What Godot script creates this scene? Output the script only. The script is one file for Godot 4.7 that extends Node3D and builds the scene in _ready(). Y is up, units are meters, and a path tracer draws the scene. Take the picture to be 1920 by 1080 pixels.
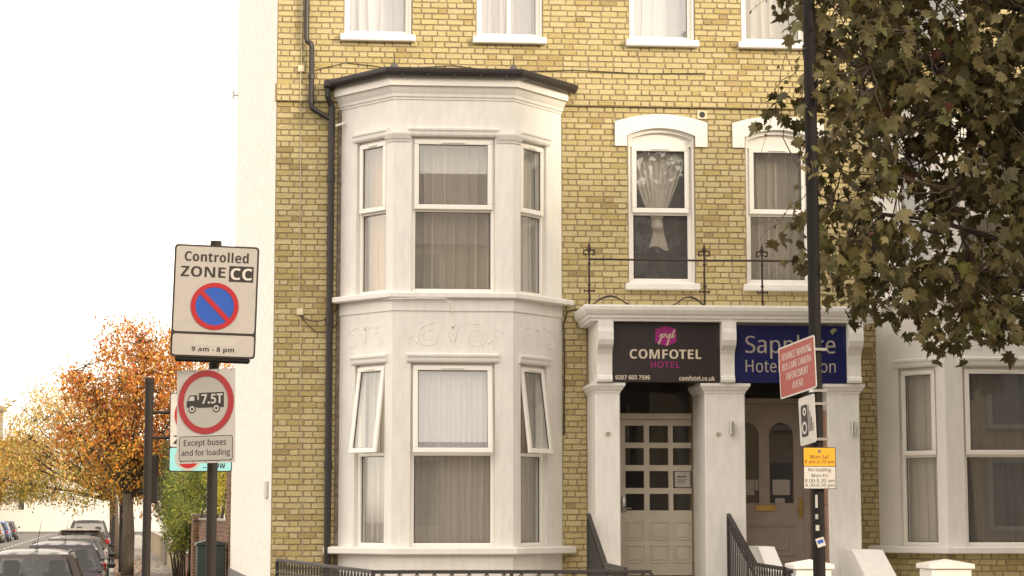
extends Node3D
# ---------------------------------------------------------------- helpers
class MB:
	var v := PackedVector3Array()
	var c := PackedColorArray()
	var col := Color(1, 1, 1)
	var xf := Transform3D()
	func tri(a: Vector3, b: Vector3, d: Vector3) -> void:
		v.append(xf * a); v.append(xf * d); v.append(xf * b)
		c.append(col); c.append(col); c.append(col)
	func quad(a: Vector3, b: Vector3, d: Vector3, e: Vector3) -> void:
		tri(a, b, d); tri(a, d, e)
	func box(lo: Vector3, hi: Vector3) -> void:
		var p := []
		for i in 8:
			p.append(Vector3(hi.x if i & 1 else lo.x, hi.y if i & 2 else lo.y, hi.z if i & 4 else lo.z))
		quad(p[4], p[5], p[7], p[6]); quad(p[1], p[0], p[2], p[3]); quad(p[5], p[1], p[3], p[7])
		quad(p[0], p[4], p[6], p[2]); quad(p[6], p[7], p[3], p[2]); quad(p[0], p[1], p[5], p[4])
	func bbox(lo: Vector3, hi: Vector3, b := 0.006) -> void:   # box with chamfered edges
		var m := (lo + hi) / 2
		var h := (hi - lo) / 2
		b = minf(b, minf(h.x, minf(h.y, h.z)) * 0.9)
		var P = func(s: Vector3, ax: int) -> Vector3:
			var q := h - Vector3(b, b, b)
			q[ax] = h[ax]
			return m + Vector3(s.x * q.x, s.y * q.y, s.z * q.z)
		for ax in 3:
			var u := (ax + 1) % 3
			var w := (ax + 2) % 3
			for sg in [-1, 1]:
				var k := []
				for t in [[-1, -1], [1, -1], [1, 1], [-1, 1]]:
					var s := Vector3()
					s[ax] = sg; s[u] = t[0]; s[w] = t[1]
					k.append(P.call(s, ax))
				if sg > 0: quad(k[0], k[1], k[2], k[3])
				else: quad(k[3], k[2], k[1], k[0])
			for t in [[-1, -1], [1, -1], [1, 1], [-1, 1]]:
				var s0 := Vector3()
				s0[u] = t[0]; s0[w] = t[1]
				var s1 := s0
				s0[ax] = -1; s1[ax] = 1
				if t[0] * t[1] > 0: quad(P.call(s0, u), P.call(s0, w), P.call(s1, w), P.call(s1, u))
				else: quad(P.call(s0, u), P.call(s1, u), P.call(s1, w), P.call(s0, w))
		for i in 8:
			var s := Vector3(1 if i & 1 else -1, 1 if i & 2 else -1, 1 if i & 4 else -1)
			if s.x * s.y * s.z > 0: tri(P.call(s, 0), P.call(s, 1), P.call(s, 2))
			else: tri(P.call(s, 0), P.call(s, 2), P.call(s, 1))
	func prism(pts: PackedVector2Array, z0: float, z1: float) -> void:   # outline in x, y; extruded z0 -> z1
		if Geometry2D.is_polygon_clockwise(pts): pts.reverse()
		var t := Geometry2D.triangulate_polygon(pts)
		for i in range(0, t.size(), 3):
			var a := pts[t[i]]
			var b := pts[t[i + 1]]
			var d := pts[t[i + 2]]
			if (b - a).cross(d - a) < 0:
				var k := b
				b = d
				d = k
			tri(Vector3(a.x, a.y, z1), Vector3(b.x, b.y, z1), Vector3(d.x, d.y, z1))
			tri(Vector3(a.x, a.y, z0), Vector3(d.x, d.y, z0), Vector3(b.x, b.y, z0))
		for i in pts.size():
			var a := pts[i]
			var b := pts[(i + 1) % pts.size()]
			quad(Vector3(a.x, a.y, z0), Vector3(b.x, b.y, z0), Vector3(b.x, b.y, z1), Vector3(a.x, a.y, z1))
	func ring(o: PackedVector2Array, n: PackedVector2Array, z0: float, z1: float) -> void:   # band between two outlines of equal count
		for i in o.size():
			var j := (i + 1) % o.size()
			var q := [o[i], o[j], n[j], n[i]]
			for z in [[z1, false], [z0, true]]:
				var k := []
				for e in q: k.append(Vector3(e.x, e.y, z[0]))
				if z[1]: k.reverse()
				quad(k[0], k[1], k[2], k[3])
			quad(Vector3(o[i].x, o[i].y, z0), Vector3(o[j].x, o[j].y, z0), Vector3(o[j].x, o[j].y, z1), Vector3(o[i].x, o[i].y, z1))
			quad(Vector3(n[j].x, n[j].y, z0), Vector3(n[i].x, n[i].y, z0), Vector3(n[i].x, n[i].y, z1), Vector3(n[j].x, n[j].y, z1))
	func sweep(path: Array, prof: Array) -> void:   # closed profile (outward, y) along a plan path (x, z), mitred, ends capped
		var n := path.size()
		var rows := []
		for i in n:
			var d0: Vector2 = (path[i] - path[maxi(i - 1, 0)]).normalized()
			var d1: Vector2 = (path[mini(i + 1, n - 1)] - path[i]).normalized()
			if i == 0: d0 = d1
			if i == n - 1: d1 = d0
			var n0 := Vector2(-d0.y, d0.x)
			var n1 := Vector2(-d1.y, d1.x)
			var m := (n0 + n1).normalized()
			m /= maxf(0.3, m.dot(n0))
			var r := []
			for p in prof: r.append(Vector3(path[i].x + m.x * p.x, p.y, path[i].y + m.y * p.x))
			rows.append(r)
		var k := prof.size()
		for i in n - 1:
			for j in k:
				quad(rows[i][j], rows[i + 1][j], rows[i + 1][(j + 1) % k], rows[i][(j + 1) % k])
		var flat := PackedVector2Array()
		for p in prof: flat.append(p)
		var t := Geometry2D.triangulate_polygon(flat)
		for i in range(0, t.size(), 3):
			tri(rows[0][t[i]], rows[0][t[i + 1]], rows[0][t[i + 2]])
			tri(rows[n - 1][t[i]], rows[n - 1][t[i + 2]], rows[n - 1][t[i + 1]])
	func tube(pts: Array, r0: float, r1 := -1.0, sides := 8) -> void:
		if r1 < 0: r1 = r0
		var prev := []
		var side := Vector3()
		for i in pts.size():
			var d: Vector3 = (pts[mini(i + 1, pts.size() - 1)] - pts[maxi(i - 1, 0)]).normalized()
			if i == 0: side = d.cross(Vector3.UP if absf(d.y) < 0.9 else Vector3.RIGHT).normalized()
			side = (side - d * side.dot(d)).normalized()
			var o := d.cross(side)
			var r := lerpf(r0, r1, float(i) / maxf(1, pts.size() - 1))
			var row := []
			for k in sides: row.append(pts[i] + (side * cos(TAU * k / sides) + o * sin(TAU * k / sides)) * r)
			if i > 0:
				for k in sides: quad(prev[k], prev[(k + 1) % sides], row[(k + 1) % sides], row[k])
			if i == 0:
				for k in range(1, sides - 1): tri(row[0], row[k + 1], row[k])
			if i == pts.size() - 1:
				for k in range(1, sides - 1): tri(row[0], row[k], row[k + 1])
			prev = row
	func lathe(prof: Array, at: Vector3, sides := 14) -> void:   # (radius, y) turned round y
		for i in prof.size() - 1:
			for k in sides:
				var a := TAU * k / sides
				var b := TAU * (k + 1) / sides
				var P = func(p, w): return at + Vector3(p.x * sin(w), p.y, p.x * cos(w))
				quad(P.call(prof[i], a), P.call(prof[i], b), P.call(prof[i + 1], b), P.call(prof[i + 1], a))
	func grid(fn: Callable, nu: int, nv: int) -> void:   # fn(u, v) with u, v in 0..1
		for i in nu:
			for j in nv:
				var u0 := float(i) / nu
				var u1 := float(i + 1) / nu
				var v0 := float(j) / nv
				var v1 := float(j + 1) / nv
				quad(fn.call(u0, v0), fn.call(u1, v0), fn.call(u1, v1), fn.call(u0, v1))
	func mesh(smooth := false) -> ArrayMesh:
		var m := ArrayMesh.new()
		if smooth:
			var st := SurfaceTool.new()
			st.begin(Mesh.PRIMITIVE_TRIANGLES)
			for i in v.size():
				st.set_color(c[i])
				st.add_vertex(v[i])
			st.index()
			st.generate_normals()
			return st.commit()
		var a := []
		a.resize(Mesh.ARRAY_MAX)
		a[Mesh.ARRAY_VERTEX] = v
		a[Mesh.ARRAY_COLOR] = c
		m.add_surface_from_arrays(Mesh.PRIMITIVE_TRIANGLES, a)
		return m

var M := {}
var taken := {}
var rng := RandomNumberGenerator.new()

func numbered(called: String) -> String:
	taken[called] = taken.get(called, -1) + 1
	return called if taken[called] == 0 else "%s_%03d" % [called, taken[called]]

func tag(o: Node, label: String, category := "", group := "", kind := "") -> void:
	if label: o.set_meta("label", label)
	if category: o.set_meta("category", category)
	if group: o.set_meta("group", group)
	if kind: o.set_meta("kind", kind)

func thing(called: String, label: String, category: String, group := "") -> Node3D:
	var o := Node3D.new()
	o.name = numbered(called)
	add_child(o)
	tag(o, label, category, group)
	return o

func node(called: String, parent: Node) -> Node3D:
	var o := Node3D.new()
	o.name = called
	parent.add_child(o, true)
	return o

func put(called: String, what, mat: Material, parent: Node, smooth := false) -> MeshInstance3D:
	var o := MeshInstance3D.new()
	o.name = called if parent != self else numbered(called)
	o.mesh = what.mesh(smooth) if what is MB else what
	o.material_override = mat
	parent.add_child(o, true)
	return o

func structure(called: String, mb: MB, mat: Material) -> MeshInstance3D:
	var o := put(called, mb, mat, self)
	o.set_meta("kind", "structure")
	return o

func rebase(root: Node3D, at: Vector3) -> void:   # moves the root to the thing's base; the parts stay where they are
	root.position = at
	for k in root.get_children():
		if k is Node3D: k.position -= at

func mat(c: Color, rough := 0.8, metal := 0.0, spec := 0.5) -> StandardMaterial3D:   # c is a linear base colour
	var m := StandardMaterial3D.new()
	m.albedo_color = c.linear_to_srgb()
	m.roughness = rough
	m.metallic = metal
	m.metallic_specular = spec
	return m

func noise(freq: float, lo: float, hi: float, seed_: int, oct := 4, size := 256) -> NoiseTexture2D:
	var n := FastNoiseLite.new()
	n.seed = seed_
	n.frequency = freq
	n.fractal_octaves = oct
	var t := NoiseTexture2D.new()
	t.width = size; t.height = size
	t.seamless = true
	t.noise = n
	var g := Gradient.new()
	g.set_color(0, Color(lo, lo, lo)); g.set_color(1, Color(hi, hi, hi))
	t.color_ramp = g
	return t

func grained(m: StandardMaterial3D, tex: Texture2D, scale: float, bump: Texture2D = null, height := 0.0) -> StandardMaterial3D:
	m.albedo_texture = tex
	m.uv1_triplanar = true
	m.uv1_world_triplanar = true
	m.uv1_scale = Vector3.ONE * scale
	if bump:
		m.heightmap_enabled = true
		m.heightmap_texture = bump
		m.heightmap_scale = height
	return m

func vcol(m: StandardMaterial3D) -> StandardMaterial3D:
	m.vertex_color_use_as_albedo = true
	return m

func rrect(w: float, h: float, r: float, n := 4) -> PackedVector2Array:
	var p := PackedVector2Array()
	for k in 4:
		var cx := (w / 2 - r) * (1 if k in [0, 3] else -1)
		var cy := (h / 2 - r) * (1 if k < 2 else -1)
		for i in n + 1:
			var a := (k + float(i) / n) * PI / 2
			p.append(Vector2(cx + r * cos(a), cy + r * sin(a)))
	return p

func circle(cx: float, cy: float, r: float, n := 48) -> PackedVector2Array:
	var p := PackedVector2Array()
	for i in n: p.append(Vector2(cx + r * cos(TAU * i / n), cy + r * sin(TAU * i / n)))
	return p

func lettering(parent: Node, s: String, m: Material, at: Vector3, w: float, h: float, bold := true, serif := false) -> MeshInstance3D:   # fitted to w x h, centred on at
	var f := SystemFont.new()
	f.font_names = PackedStringArray(["Droid Serif" if serif else "Droid Sans"])
	f.font_weight = 700 if bold else 400
	var t := TextMesh.new()
	t.font = f
	t.font_size = 64
	t.pixel_size = 0.01
	t.depth = 0.02
	t.curve_step = 2.0
	t.text = s
	var b := t.get_aabb()
	var o := MeshInstance3D.new()
	o.name = "lettering"
	o.mesh = t
	o.material_override = m
	var sc := Vector3(w / b.size.x, h / b.size.y, 0.1)
	o.scale = sc
	o.position = at - b.get_center() * sc
	parent.add_child(o, true)
	return o

func place(root: Node3D, at: Vector3, yaw := 0.0, roll := 0.0) -> void:
	root.transform = Transform3D(Basis(Vector3.UP, deg_to_rad(yaw)) * Basis(Vector3.BACK, deg_to_rad(roll)), at)

const STREET := -6.2
func st(s: float, t: float, y := 0.0) -> Vector3:   # along the side street from the house corner, t metres out from its wall line
	var a := deg_to_rad(STREET)
	return Vector3(-0.88 + sin(a) * s - cos(a) * t, y, -cos(a) * s - sin(a) * t)

func street_frame(s: float, t: float) -> Transform3D:   # x to the right across the street, -z along it
	return Transform3D(Basis(Vector3.UP, deg_to_rad(-STREET)), st(s, t))

# ---------------------------------------------------------------- materials
func make_materials() -> void:
	var fine := noise(0.09, 0.72, 1.0, 3)
	var coarse := noise(0.02, 0.8, 1.0, 5)
	var rough := noise(0.12, 0.0, 1.0, 7, 5)
	M.fine = fine
	M.brick = vcol(grained(mat(Color(1, 1, 1), 0.92), noise(0.05, 0.78, 1.0, 11, 5, 512), 1.7, rough, 0.35))
	M.mortar = grained(mat(Color(0.42, 0.325, 0.20), 0.95), fine, 2.0, rough, 0.5)
	M.stucco = grained(mat(Color(0.80, 0.77, 0.73), 0.62), noise(0.014, 0.94, 1.0, 21, 5, 512), 0.45, noise(0.06, 0.0, 1.0, 22, 4), 0.08)
	M.render = grained(mat(Color(0.84, 0.79, 0.73), 0.75), noise(0.02, 0.9, 1.0, 31, 5, 512), 0.35, noise(0.035, 0.0, 1.0, 33, 5, 512), 0.9)
	M.render_far = mat(Color(0.6, 0.57, 0.53), 0.8)
	M.stucco.uv1_scale = Vector3(1.1, 0.32, 1.1)
	M.white = grained(mat(Color(0.80, 0.775, 0.735), 0.5), noise(0.012, 0.965, 1.0, 23, 5, 512), 0.6)
	M.plinth = grained(mat(Color(0.2, 0.19, 0.18), 0.8), fine, 1.0)
	M.upvc = mat(Color(0.84, 0.80, 0.75), 0.28)
	M.seal = mat(Color(0.03, 0.03, 0.03), 0.6)
	M.black = mat(Color(0.018, 0.015, 0.015), 0.38)
	M.iron = grained(mat(Color(0.03, 0.024, 0.022), 0.5), fine, 6.0, rough, 0.05)
	M.rust = grained(mat(Color(0.06, 0.035, 0.028), 0.8), fine, 9.0, rough, 0.1)
	M.pipe = grained(mat(Color(0.032, 0.024, 0.024), 0.42), fine, 3.0)
	M.lead = grained(mat(Color(0.12, 0.1, 0.09), 0.6), fine, 3.0)
	M.glass = mat(Color(1, 1, 1, 0.02), 0.0)
	M.glass.albedo_color = Color(1, 1, 1, 0.02)
	M.glass.transparency = BaseMaterial3D.TRANSPARENCY_ALPHA
	M.room = mat(Color(0.22, 0.18, 0.15), 0.9)
	for k in [["net_pale", Color(0.78, 0.71, 0.59), 0.8], ["net_grey", Color(0.78, 0.68, 0.54), 0.52], ["net_mid", Color(0.76, 0.69, 0.59), 0.58], ["net_cool", Color(0.72, 0.70, 0.74), 0.8], ["net_dark", Color(0.15, 0.13, 0.11), 0.75], ["net_reflected_tan", Color(0.62, 0.42, 0.23), 0.95]]:  # the tan one carries the sunlit brick mirrored in its pane
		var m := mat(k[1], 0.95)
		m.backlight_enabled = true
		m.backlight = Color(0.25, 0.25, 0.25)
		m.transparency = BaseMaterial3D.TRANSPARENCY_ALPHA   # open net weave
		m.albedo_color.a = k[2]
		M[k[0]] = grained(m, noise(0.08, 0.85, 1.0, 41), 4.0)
	M.door_cream = grained(mat(Color(0.62, 0.55, 0.45), 0.4), noise(0.015, 0.94, 1.0, 51), 0.8)
	M.door_shaded = grained(mat(Color(0.40, 0.33, 0.285), 0.4), noise(0.015, 0.92, 1.0, 52), 0.8)  # whitish door, the porch's deep shade put into its base colour
	M.brass = mat(Color(0.55, 0.38, 0.14), 0.35, 1.0)
	M.steel = mat(Color(0.5, 0.48, 0.46), 0.35, 1.0)
	M.tile_pink = grained(mat(Color(0.55, 0.33, 0.24), 0.5), fine, 1.5)
	M.asphalt = grained(mat(Color(0.075, 0.072, 0.068), 0.9), noise(0.2, 0.7, 1.0, 61), 1.0, rough, 0.4)
	M.asphalt_worn = grained(mat(Color(0.13, 0.115, 0.1), 0.9), noise(0.2, 0.7, 1.0, 62), 0.8, rough, 0.4)
	M.paving = vcol(grained(mat(Color(1, 1, 1), 0.85), fine, 0.8, rough, 0.2))
	M.kerb = grained(mat(Color(0.3, 0.28, 0.25), 0.85), fine, 1.5)
	M.paint = mat(Color(0.7, 0.68, 0.62), 0.7)
	M.post = grained(mat(Color(0.034, 0.027, 0.024), 0.7, 0.0, 0.35), fine, 3.0)
	M.post_black = grained(mat(Color(0.014, 0.011, 0.01), 0.75, 0.0, 0.35), fine, 3.0)
	M.sign_white = grained(mat(Color(0.52, 0.485, 0.45), 0.45), noise(0.02, 0.95, 1.0, 71), 1.3)
	M.sign_zone = grained(mat(Color(0.385, 0.35, 0.325), 0.45), noise(0.02, 0.95, 1.0, 74), 1.3)
	M.sign_grey = grained(mat(Color(0.41, 0.38, 0.34), 0.45), noise(0.02, 0.95, 1.0, 72), 1.3)
	M.sign_black = mat(Color(0.022, 0.016, 0.014), 0.5)
	M.sign_red = mat(Color(0.33, 0.014, 0.018), 0.4)
	M.sign_blue = mat(Color(0.018, 0.07, 0.34), 0.4)
	M.sign_back = mat(Color(0.14, 0.13, 0.12), 0.5)
	M.sign_cyan = mat(Color(0.24, 0.52, 0.55), 0.5)
	M.sign_yellow = mat(Color(0.64, 0.31, 0.012), 0.45)
	M.sign_faded = grained(mat(Color(0.36, 0.06, 0.048), 0.35), noise(0.03, 0.82, 1.0, 73), 2.0)
	M.board_black = mat(Color(0.026, 0.019, 0.020), 0.35)
	M.board_blue = mat(Color(0.007, 0.009, 0.075), 0.35)
	M.letter_cream = mat(Color(0.62, 0.53, 0.42), 0.5)
	M.letter_purple = mat(Color(0.25, 0.012, 0.13), 0.5)
	M.letter_bronze = mat(Color(0.36, 0.31, 0.26), 0.4)
	M.emblem = mat(Color(0.30, 0.008, 0.16), 0.45)
	M.cable = mat(Color(0.03, 0.024, 0.02), 0.6)
	M.cable_pale = mat(Color(0.5, 0.43, 0.33), 0.6)
	M.box_cream = mat(Color(0.66, 0.57, 0.4), 0.6)
	M.bark = grained(mat(Color(0.17, 0.13, 0.095), 0.95), noise(0.05, 0.45, 1.0, 81, 5), 1.2, rough, 1.5)
	M.twig = mat(Color(0.06, 0.042, 0.03), 0.9)
	M.cabinet = grained(mat(Color(0.035, 0.055, 0.042), 0.5), fine, 1.0)
	M.timber = grained(mat(Color(0.26, 0.2, 0.15), 0.85), noise(0.04, 0.6, 1.0, 83), 1.0)
	M.concrete = grained(mat(Color(0.36, 0.32, 0.27), 0.9), fine, 1.0)
	M.roof_slate = grained(mat(Color(0.13, 0.11, 0.1), 0.8), fine, 0.6)
	M.leaf = leafmat(0.35, 0.55)
	M.leaf_gold = leafmat(0.7, 0.6)
	M.tyre = mat(Color(0.02, 0.02, 0.02), 0.85)
	M.car_glass = mat(Color(0.02, 0.022, 0.022), 0.04)
	M.car_pane = mat(Color(0.02, 0.022, 0.02), 0.0)
	M.car_pane.albedo_color = Color(0.1, 0.11, 0.1, 0.35)
	M.car_pane.transparency = BaseMaterial3D.TRANSPARENCY_ALPHA
	M.car_lamp = mat(Color(0.20, 0.008, 0.008), 0.2)
	M.car_trim = mat(Color(0.02, 0.02, 0.02), 0.5)
	M.yellow_glass = mat(Color(0.05, 0.045, 0.02), 0.08)

func leafmat(back: float, rough: float) -> StandardMaterial3D:
	var m := vcol(mat(Color(1, 1, 1), rough, 0.0, 0.3))
	m.backlight_enabled = true
	m.backlight = Color(back, back, back)
	return m

# ---------------------------------------------------------------- brickwork
const PAL := [[0.602, 0.495, 0.25], [0.596, 0.49, 0.248], [0.652, 0.548, 0.294], [0.6, 0.501, 0.243], [0.597, 0.491, 0.238], [0.653, 0.549, 0.297], [0.643, 0.531, 0.263], [0.63, 0.529, 0.289], [0.566, 0.461, 0.21], [0.545, 0.436, 0.19], [0.535, 0.425, 0.18], [0.525, 0.41, 0.17], [0.495, 0.379, 0.16], [0.475, 0.364, 0.155], [0.525, 0.395, 0.185], [0.414, 0.318, 0.145]]
const PAL_RED := [[0.20, 0.095, 0.055], [0.25, 0.12, 0.07], [0.17, 0.085, 0.055], [0.22, 0.125, 0.08], [0.27, 0.15, 0.09], [0.14, 0.075, 0.05]]
var pool := {}

func brick_mesh(kind: String, pal: Array, tone: int, form: int) -> MB:   # a brick 1 wide and 1 high, uneven, its face 9 mm proud
	var key := "%s %d %d %d" % [kind, pal.size(), tone, form]
	if pool.has(key): return pool[key]
	var r := RandomNumberGenerator.new()
	r.seed = hash(key)
	var w := 0.213 if kind == "s" else 0.102
	var b := MB.new()
	b.col = Color(pal[tone][0], pal[tone][1], pal[tone][2])
	var back := []
	var front := []
	var dz := r.randf_range(0.006, 0.012)
	for k in 4:
		var sx := 1.0 if k in [0, 3] else -1.0
		var sy := 1.0 if k < 2 else -1.0
		var px := 0.5 - r.randf_range(0.0, 0.005) / w
		var py := 0.5 - r.randf_range(0.0, 0.003) / 0.064
		var cut := r.randf_range(0.004, 0.012)
		var a := Vector2(sx * (px - cut / w), sy * py)
		var d := Vector2(sx * px, sy * (py - cut / 0.064 * 0.7))
		var pair := [d, a] if k in [0, 2] else [a, d]
		for p in pair:
			back.append(Vector3(p.x, p.y, 0.0))
			front.append(Vector3(p.x - sx * 0.003 / w, p.y - sy * 0.003 / 0.064, dz + r.randf_range(-0.0015, 0.0015)))
	for k in 8:
		var j := (k + 1) % 8
		b.quad(back[k], back[j], front[j], front[k])
		if k > 0 and k < 7: b.tri(front[0], front[k], front[k + 1])
	pool[key] = b
	return b

func brickwork(x0: float, x1: float, y0: float, y1: float, holes: Array, pal: Array, frame: Transform3D, parent: Node, singles: Rect2, most: int, soot_shade: Rect2, shift := 0.0, bands := [], keep := Vector2(-999, 999)) -> void:
	var r := RandomNumberGenerator.new()
	r.seed = int(x0 * 977) + int(y1 * 131) + 5
	var nz := FastNoiseLite.new()
	nz.seed = 9
	nz.frequency = 0.55
	var stuff := MB.new()
	var made := 0
	var course := 0
	var y := y0
	while y < y1 - 0.03:
		var x := x0 - 0.34 + shift + (0.169 if course % 2 else 0.0) + r.randf_range(-0.012, 0.012)
		var k := 0
		var out := 0.0
		for bd in bands:
			if y > bd.x - 0.02 and y < bd.y - 0.02: out = bd.z
		while x < x1:
			var w := 0.225 if k % 2 == 0 else 0.1125
			w += r.randf_range(-0.007, 0.007)
			var spans := [Vector2(maxf(x, x0), minf(x + w, x1))]
			for h in holes:
				if y + 0.036 > h.position.y and y + 0.036 < h.end.y:
					var left := []
					for s in spans:
						if s.y <= h.position.x or s.x >= h.end.x: left.append(s)
						else:
							if s.x < h.position.x: left.append(Vector2(s.x, h.position.x))
							if s.y > h.end.x: left.append(Vector2(h.end.x, s.y))
					spans = left
			for s in spans:
				var bw: float = s.y - s.x - 0.011
				if bw < 0.022: continue
				var ours: bool = (s.x + s.y) / 2 >= keep.x and (s.x + s.y) / 2 < keep.y
				var kind := "s" if bw > 0.14 else "h"
				var dirt_shade := nz.get_noise_2d(s.x * 1.3, y) * 0.9 + r.randf_range(-0.55, 0.55)
				if soot_shade.has_point(Vector2(s.x, y)): dirt_shade += 0.26  # darker tones in this area, for soot and for painted shade
				var n := pal.size()
				var tone := r.randi_range(0, n - 1)
				if n > 8: tone = r.randi_range(10, 15) if dirt_shade > 0.62 else r.randi_range(0, 7) if dirt_shade < 0.34 else r.randi_range(5, 11)
				var b := brick_mesh(kind, pal, tone, r.randi_range(0, 3))
				var bh := 0.0645 + r.randf_range(-0.002, 0.002)
				var t := Transform3D(Basis(Vector3.BACK, r.randf_range(-0.012, 0.012)) * Basis.from_scale(Vector3(bw, bh, 1)), Vector3((s.x + s.y) / 2, y + 0.0375 + r.randf_range(-0.002, 0.002), out))
				if not ours: continue
				if made < most and kind == "s" and bw > 0.19 and singles.has_point(Vector2(t.origin.x, t.origin.y)):
					made += 1
					var o := MeshInstance3D.new()
					o.name = "brick"
					var key := "mesh %s %d %d" % [kind, tone, b.get_instance_id()]
					if not pool.has(key): pool[key] = b.mesh()
					o.mesh = pool[key]
					o.material_override = M.brick
					o.transform = frame * t
					parent.add_child(o, true)
				else:
					var g := frame * t
					for i in b.v.size():
						stuff.v.append(g * b.v[i])
						stuff.c.append(b.c[i])
			x += w
			k += 1
		y += 0.075
		course += 1
	if stuff.v.size():
		var o := put("brickwork", stuff, M.brick, parent)
		o.set_meta("kind", "stuff")

func pierced(b: MB, x0: float, x1: float, y0: float, y1: float, z0: float, z1: float, holes: Array) -> void:   # a wall slab with rectangular openings
	var xs := [x0, x1]
	var ys := [y0, y1]
	for h in holes:
		for q in [h.position.x, h.end.x]:
			if q > x0 and q < x1 and not xs.has(q): xs.append(q)
		for q in [h.position.y, h.end.y]:
			if q > y0 and q < y1 and not ys.has(q): ys.append(q)
	xs.sort(); ys.sort()
	var solid = func(i: int, j: int) -> bool:
		if i < 0 or j < 0 or i >= xs.size() - 1 or j >= ys.size() - 1: return false
		var p := Vector2((xs[i] + xs[i + 1]) / 2, (ys[j] + ys[j + 1]) / 2)
		for h in holes:
			if h.has_point(p): return false
		return true
	for i in xs.size() - 1:
		for j in ys.size() - 1:
			if not solid.call(i, j): continue
			var a: float = xs[i]
			var c: float = xs[i + 1]
			var d: float = ys[j]
			var e: float = ys[j + 1]
			b.quad(Vector3(a, d, z1), Vector3(c, d, z1), Vector3(c, e, z1), Vector3(a, e, z1))
			b.quad(Vector3(c, d, z0), Vector3(a, d, z0), Vector3(a, e, z0), Vector3(c, e, z0))
			if not solid.call(i - 1, j): b.quad(Vector3(a, d, z0), Vector3(a, d, z1), Vector3(a, e, z1), Vector3(a, e, z0))
			if not solid.call(i + 1, j): b.quad(Vector3(c, d, z1), Vector3(c, d, z0), Vector3(c, e, z0), Vector3(c, e, z1))
			if not solid.call(i, j - 1): b.quad(Vector3(a, d, z0), Vector3(c, d, z0), Vector3(c, d, z1), Vector3(a, d, z1))
			if not solid.call(i, j + 1): b.quad(Vector3(a, e, z1), Vector3(c, e, z1), Vector3(c, e, z0), Vector3(a, e, z0))

# ---------------------------------------------------------------- windows and curtains
func frame_bars(b: MB, x0: float, x1: float, y0: float, y1: float, w: float, z0: float, z1: float) -> void:
	b.bbox(Vector3(x0, y0, z0), Vector3(x1, y0 + w, z1))
	b.bbox(Vector3(x0, y1 - w, z0), Vector3(x1, y1, z1))
	b.bbox(Vector3(x0, y0 + w, z0), Vector3(x0 + w, y1 - w, z1))
	b.bbox(Vector3(x1 - w, y0 + w, z0), Vector3(x1, y1 - w, z1))

func pane(parent: Node, x0: float, x1: float, y0: float, y1: float, z: float, xf: Transform3D) -> void:   # double glazing in a dark seal
	var s := MB.new()
	s.xf = xf
	frame_bars(s, x0, x1, y0, y1, 0.006, z - 0.012, z + 0.006)
	put("seal", s, M.seal, parent)
	var b := MB.new()
	b.xf = xf
	for dz in [0.0, -0.004, -0.02, -0.024]:
		b.quad(Vector3(x0 + 0.003, y0 + 0.003, z + dz), Vector3(x1 - 0.003, y0 + 0.003, z + dz), Vector3(x1 - 0.003, y1 - 0.003, z + dz), Vector3(x0 + 0.003, y1 - 0.003, z + dz))
	put("pane", b, M.glass, parent)

func sash_window(parent: Node, xf: Transform3D, w: float, h: float, split: float, open := 0.0, mullion := false) -> void:   # x across, y up from the sill, z out
	var b := MB.new()
	b.xf = xf
	var x := w / 2
	frame_bars(b, -x, x, 0, h, 0.05, -0.09, 0.0)
	if split > 0:
		b.bbox(Vector3(-x + 0.05, split - 0.04, -0.085), Vector3(x - 0.05, split, -0.005))
	if mullion:
		b.bbox(Vector3(-0.03, 0.05, -0.085), Vector3(0.03, h - 0.05, -0.004))
	put("frame", b, M.upvc, parent)
	if mullion:
		pane(parent, -x + 0.05, -0.03, 0.05, h - 0.05, -0.035, xf)
		pane(parent, 0.03, x - 0.05, 0.05, h - 0.05, -0.035, xf)
		return
	if split <= 0:
		pane(parent, -x + 0.05, x - 0.05, 0.05, h - 0.05, -0.035, xf)
		return
	pane(parent, -x + 0.05, x - 0.05, 0.05, split - 0.04, -0.035, xf)
	var top := h - 0.035
	var hinge := xf * Transform3D(Basis(Vector3.RIGHT, deg_to_rad(-open)), Vector3(0, top, 0.004))
	var sb := MB.new()
	sb.xf = hinge
	var lo := split - 0.012 - top
	frame_bars(sb, -x + 0.03, x - 0.03, lo, 0, 0.062, 0.0, 0.035)
	put("sash", sb, M.upvc, parent)
	pane(parent, -x + 0.092, x - 0.092, lo + 0.062, -0.062, 0.012, hinge)
	var vent := MB.new()
	vent.xf = hinge
	vent.bbox(Vector3(-w * 0.14, -0.045, 0.036), Vector3(w * 0.14, -0.024, 0.05), 0.004)
	put("trickle_vent", vent, M.upvc, parent)

func curtain(label: String, xf: Transform3D, w: float, h: float, folds: float, deep: float, m: Material, seed_: int, called := "net_curtain") -> void:
	var nz := FastNoiseLite.new()
	nz.seed = seed_
	nz.frequency = 1.0
	var b := MB.new()
	b.grid(func(u: float, v: float) -> Vector3:
		var ph := u * folds * TAU + nz.get_noise_2d(u * folds * 0.5, v * 0.25) * 3.0
		var amp := deep * (0.6 + 0.5 * nz.get_noise_2d(u * 7.0, 3.0 + v * 0.6)) * (0.5 + 0.6 * (1 - v))
		return xf * Vector3((u - 0.5) * w + cos(ph) * w / folds * (0.26 + 0.1 * nz.get_noise_2d(u * 5.0, v)), v * h, sin(ph) * amp)
	, int(folds * 14), 6)
	var o := put(called, b, m, self, true)
	tag(o, label, "curtain", "net curtains in the house windows")

# ---------------------------------------------------------------- the two terrace houses
const BAY := [Vector2(-0.05, 0.0), Vector2(0.62, 0.8), Vector2(2.13, 0.8), Vector2(2.83, 0.0)]

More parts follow.
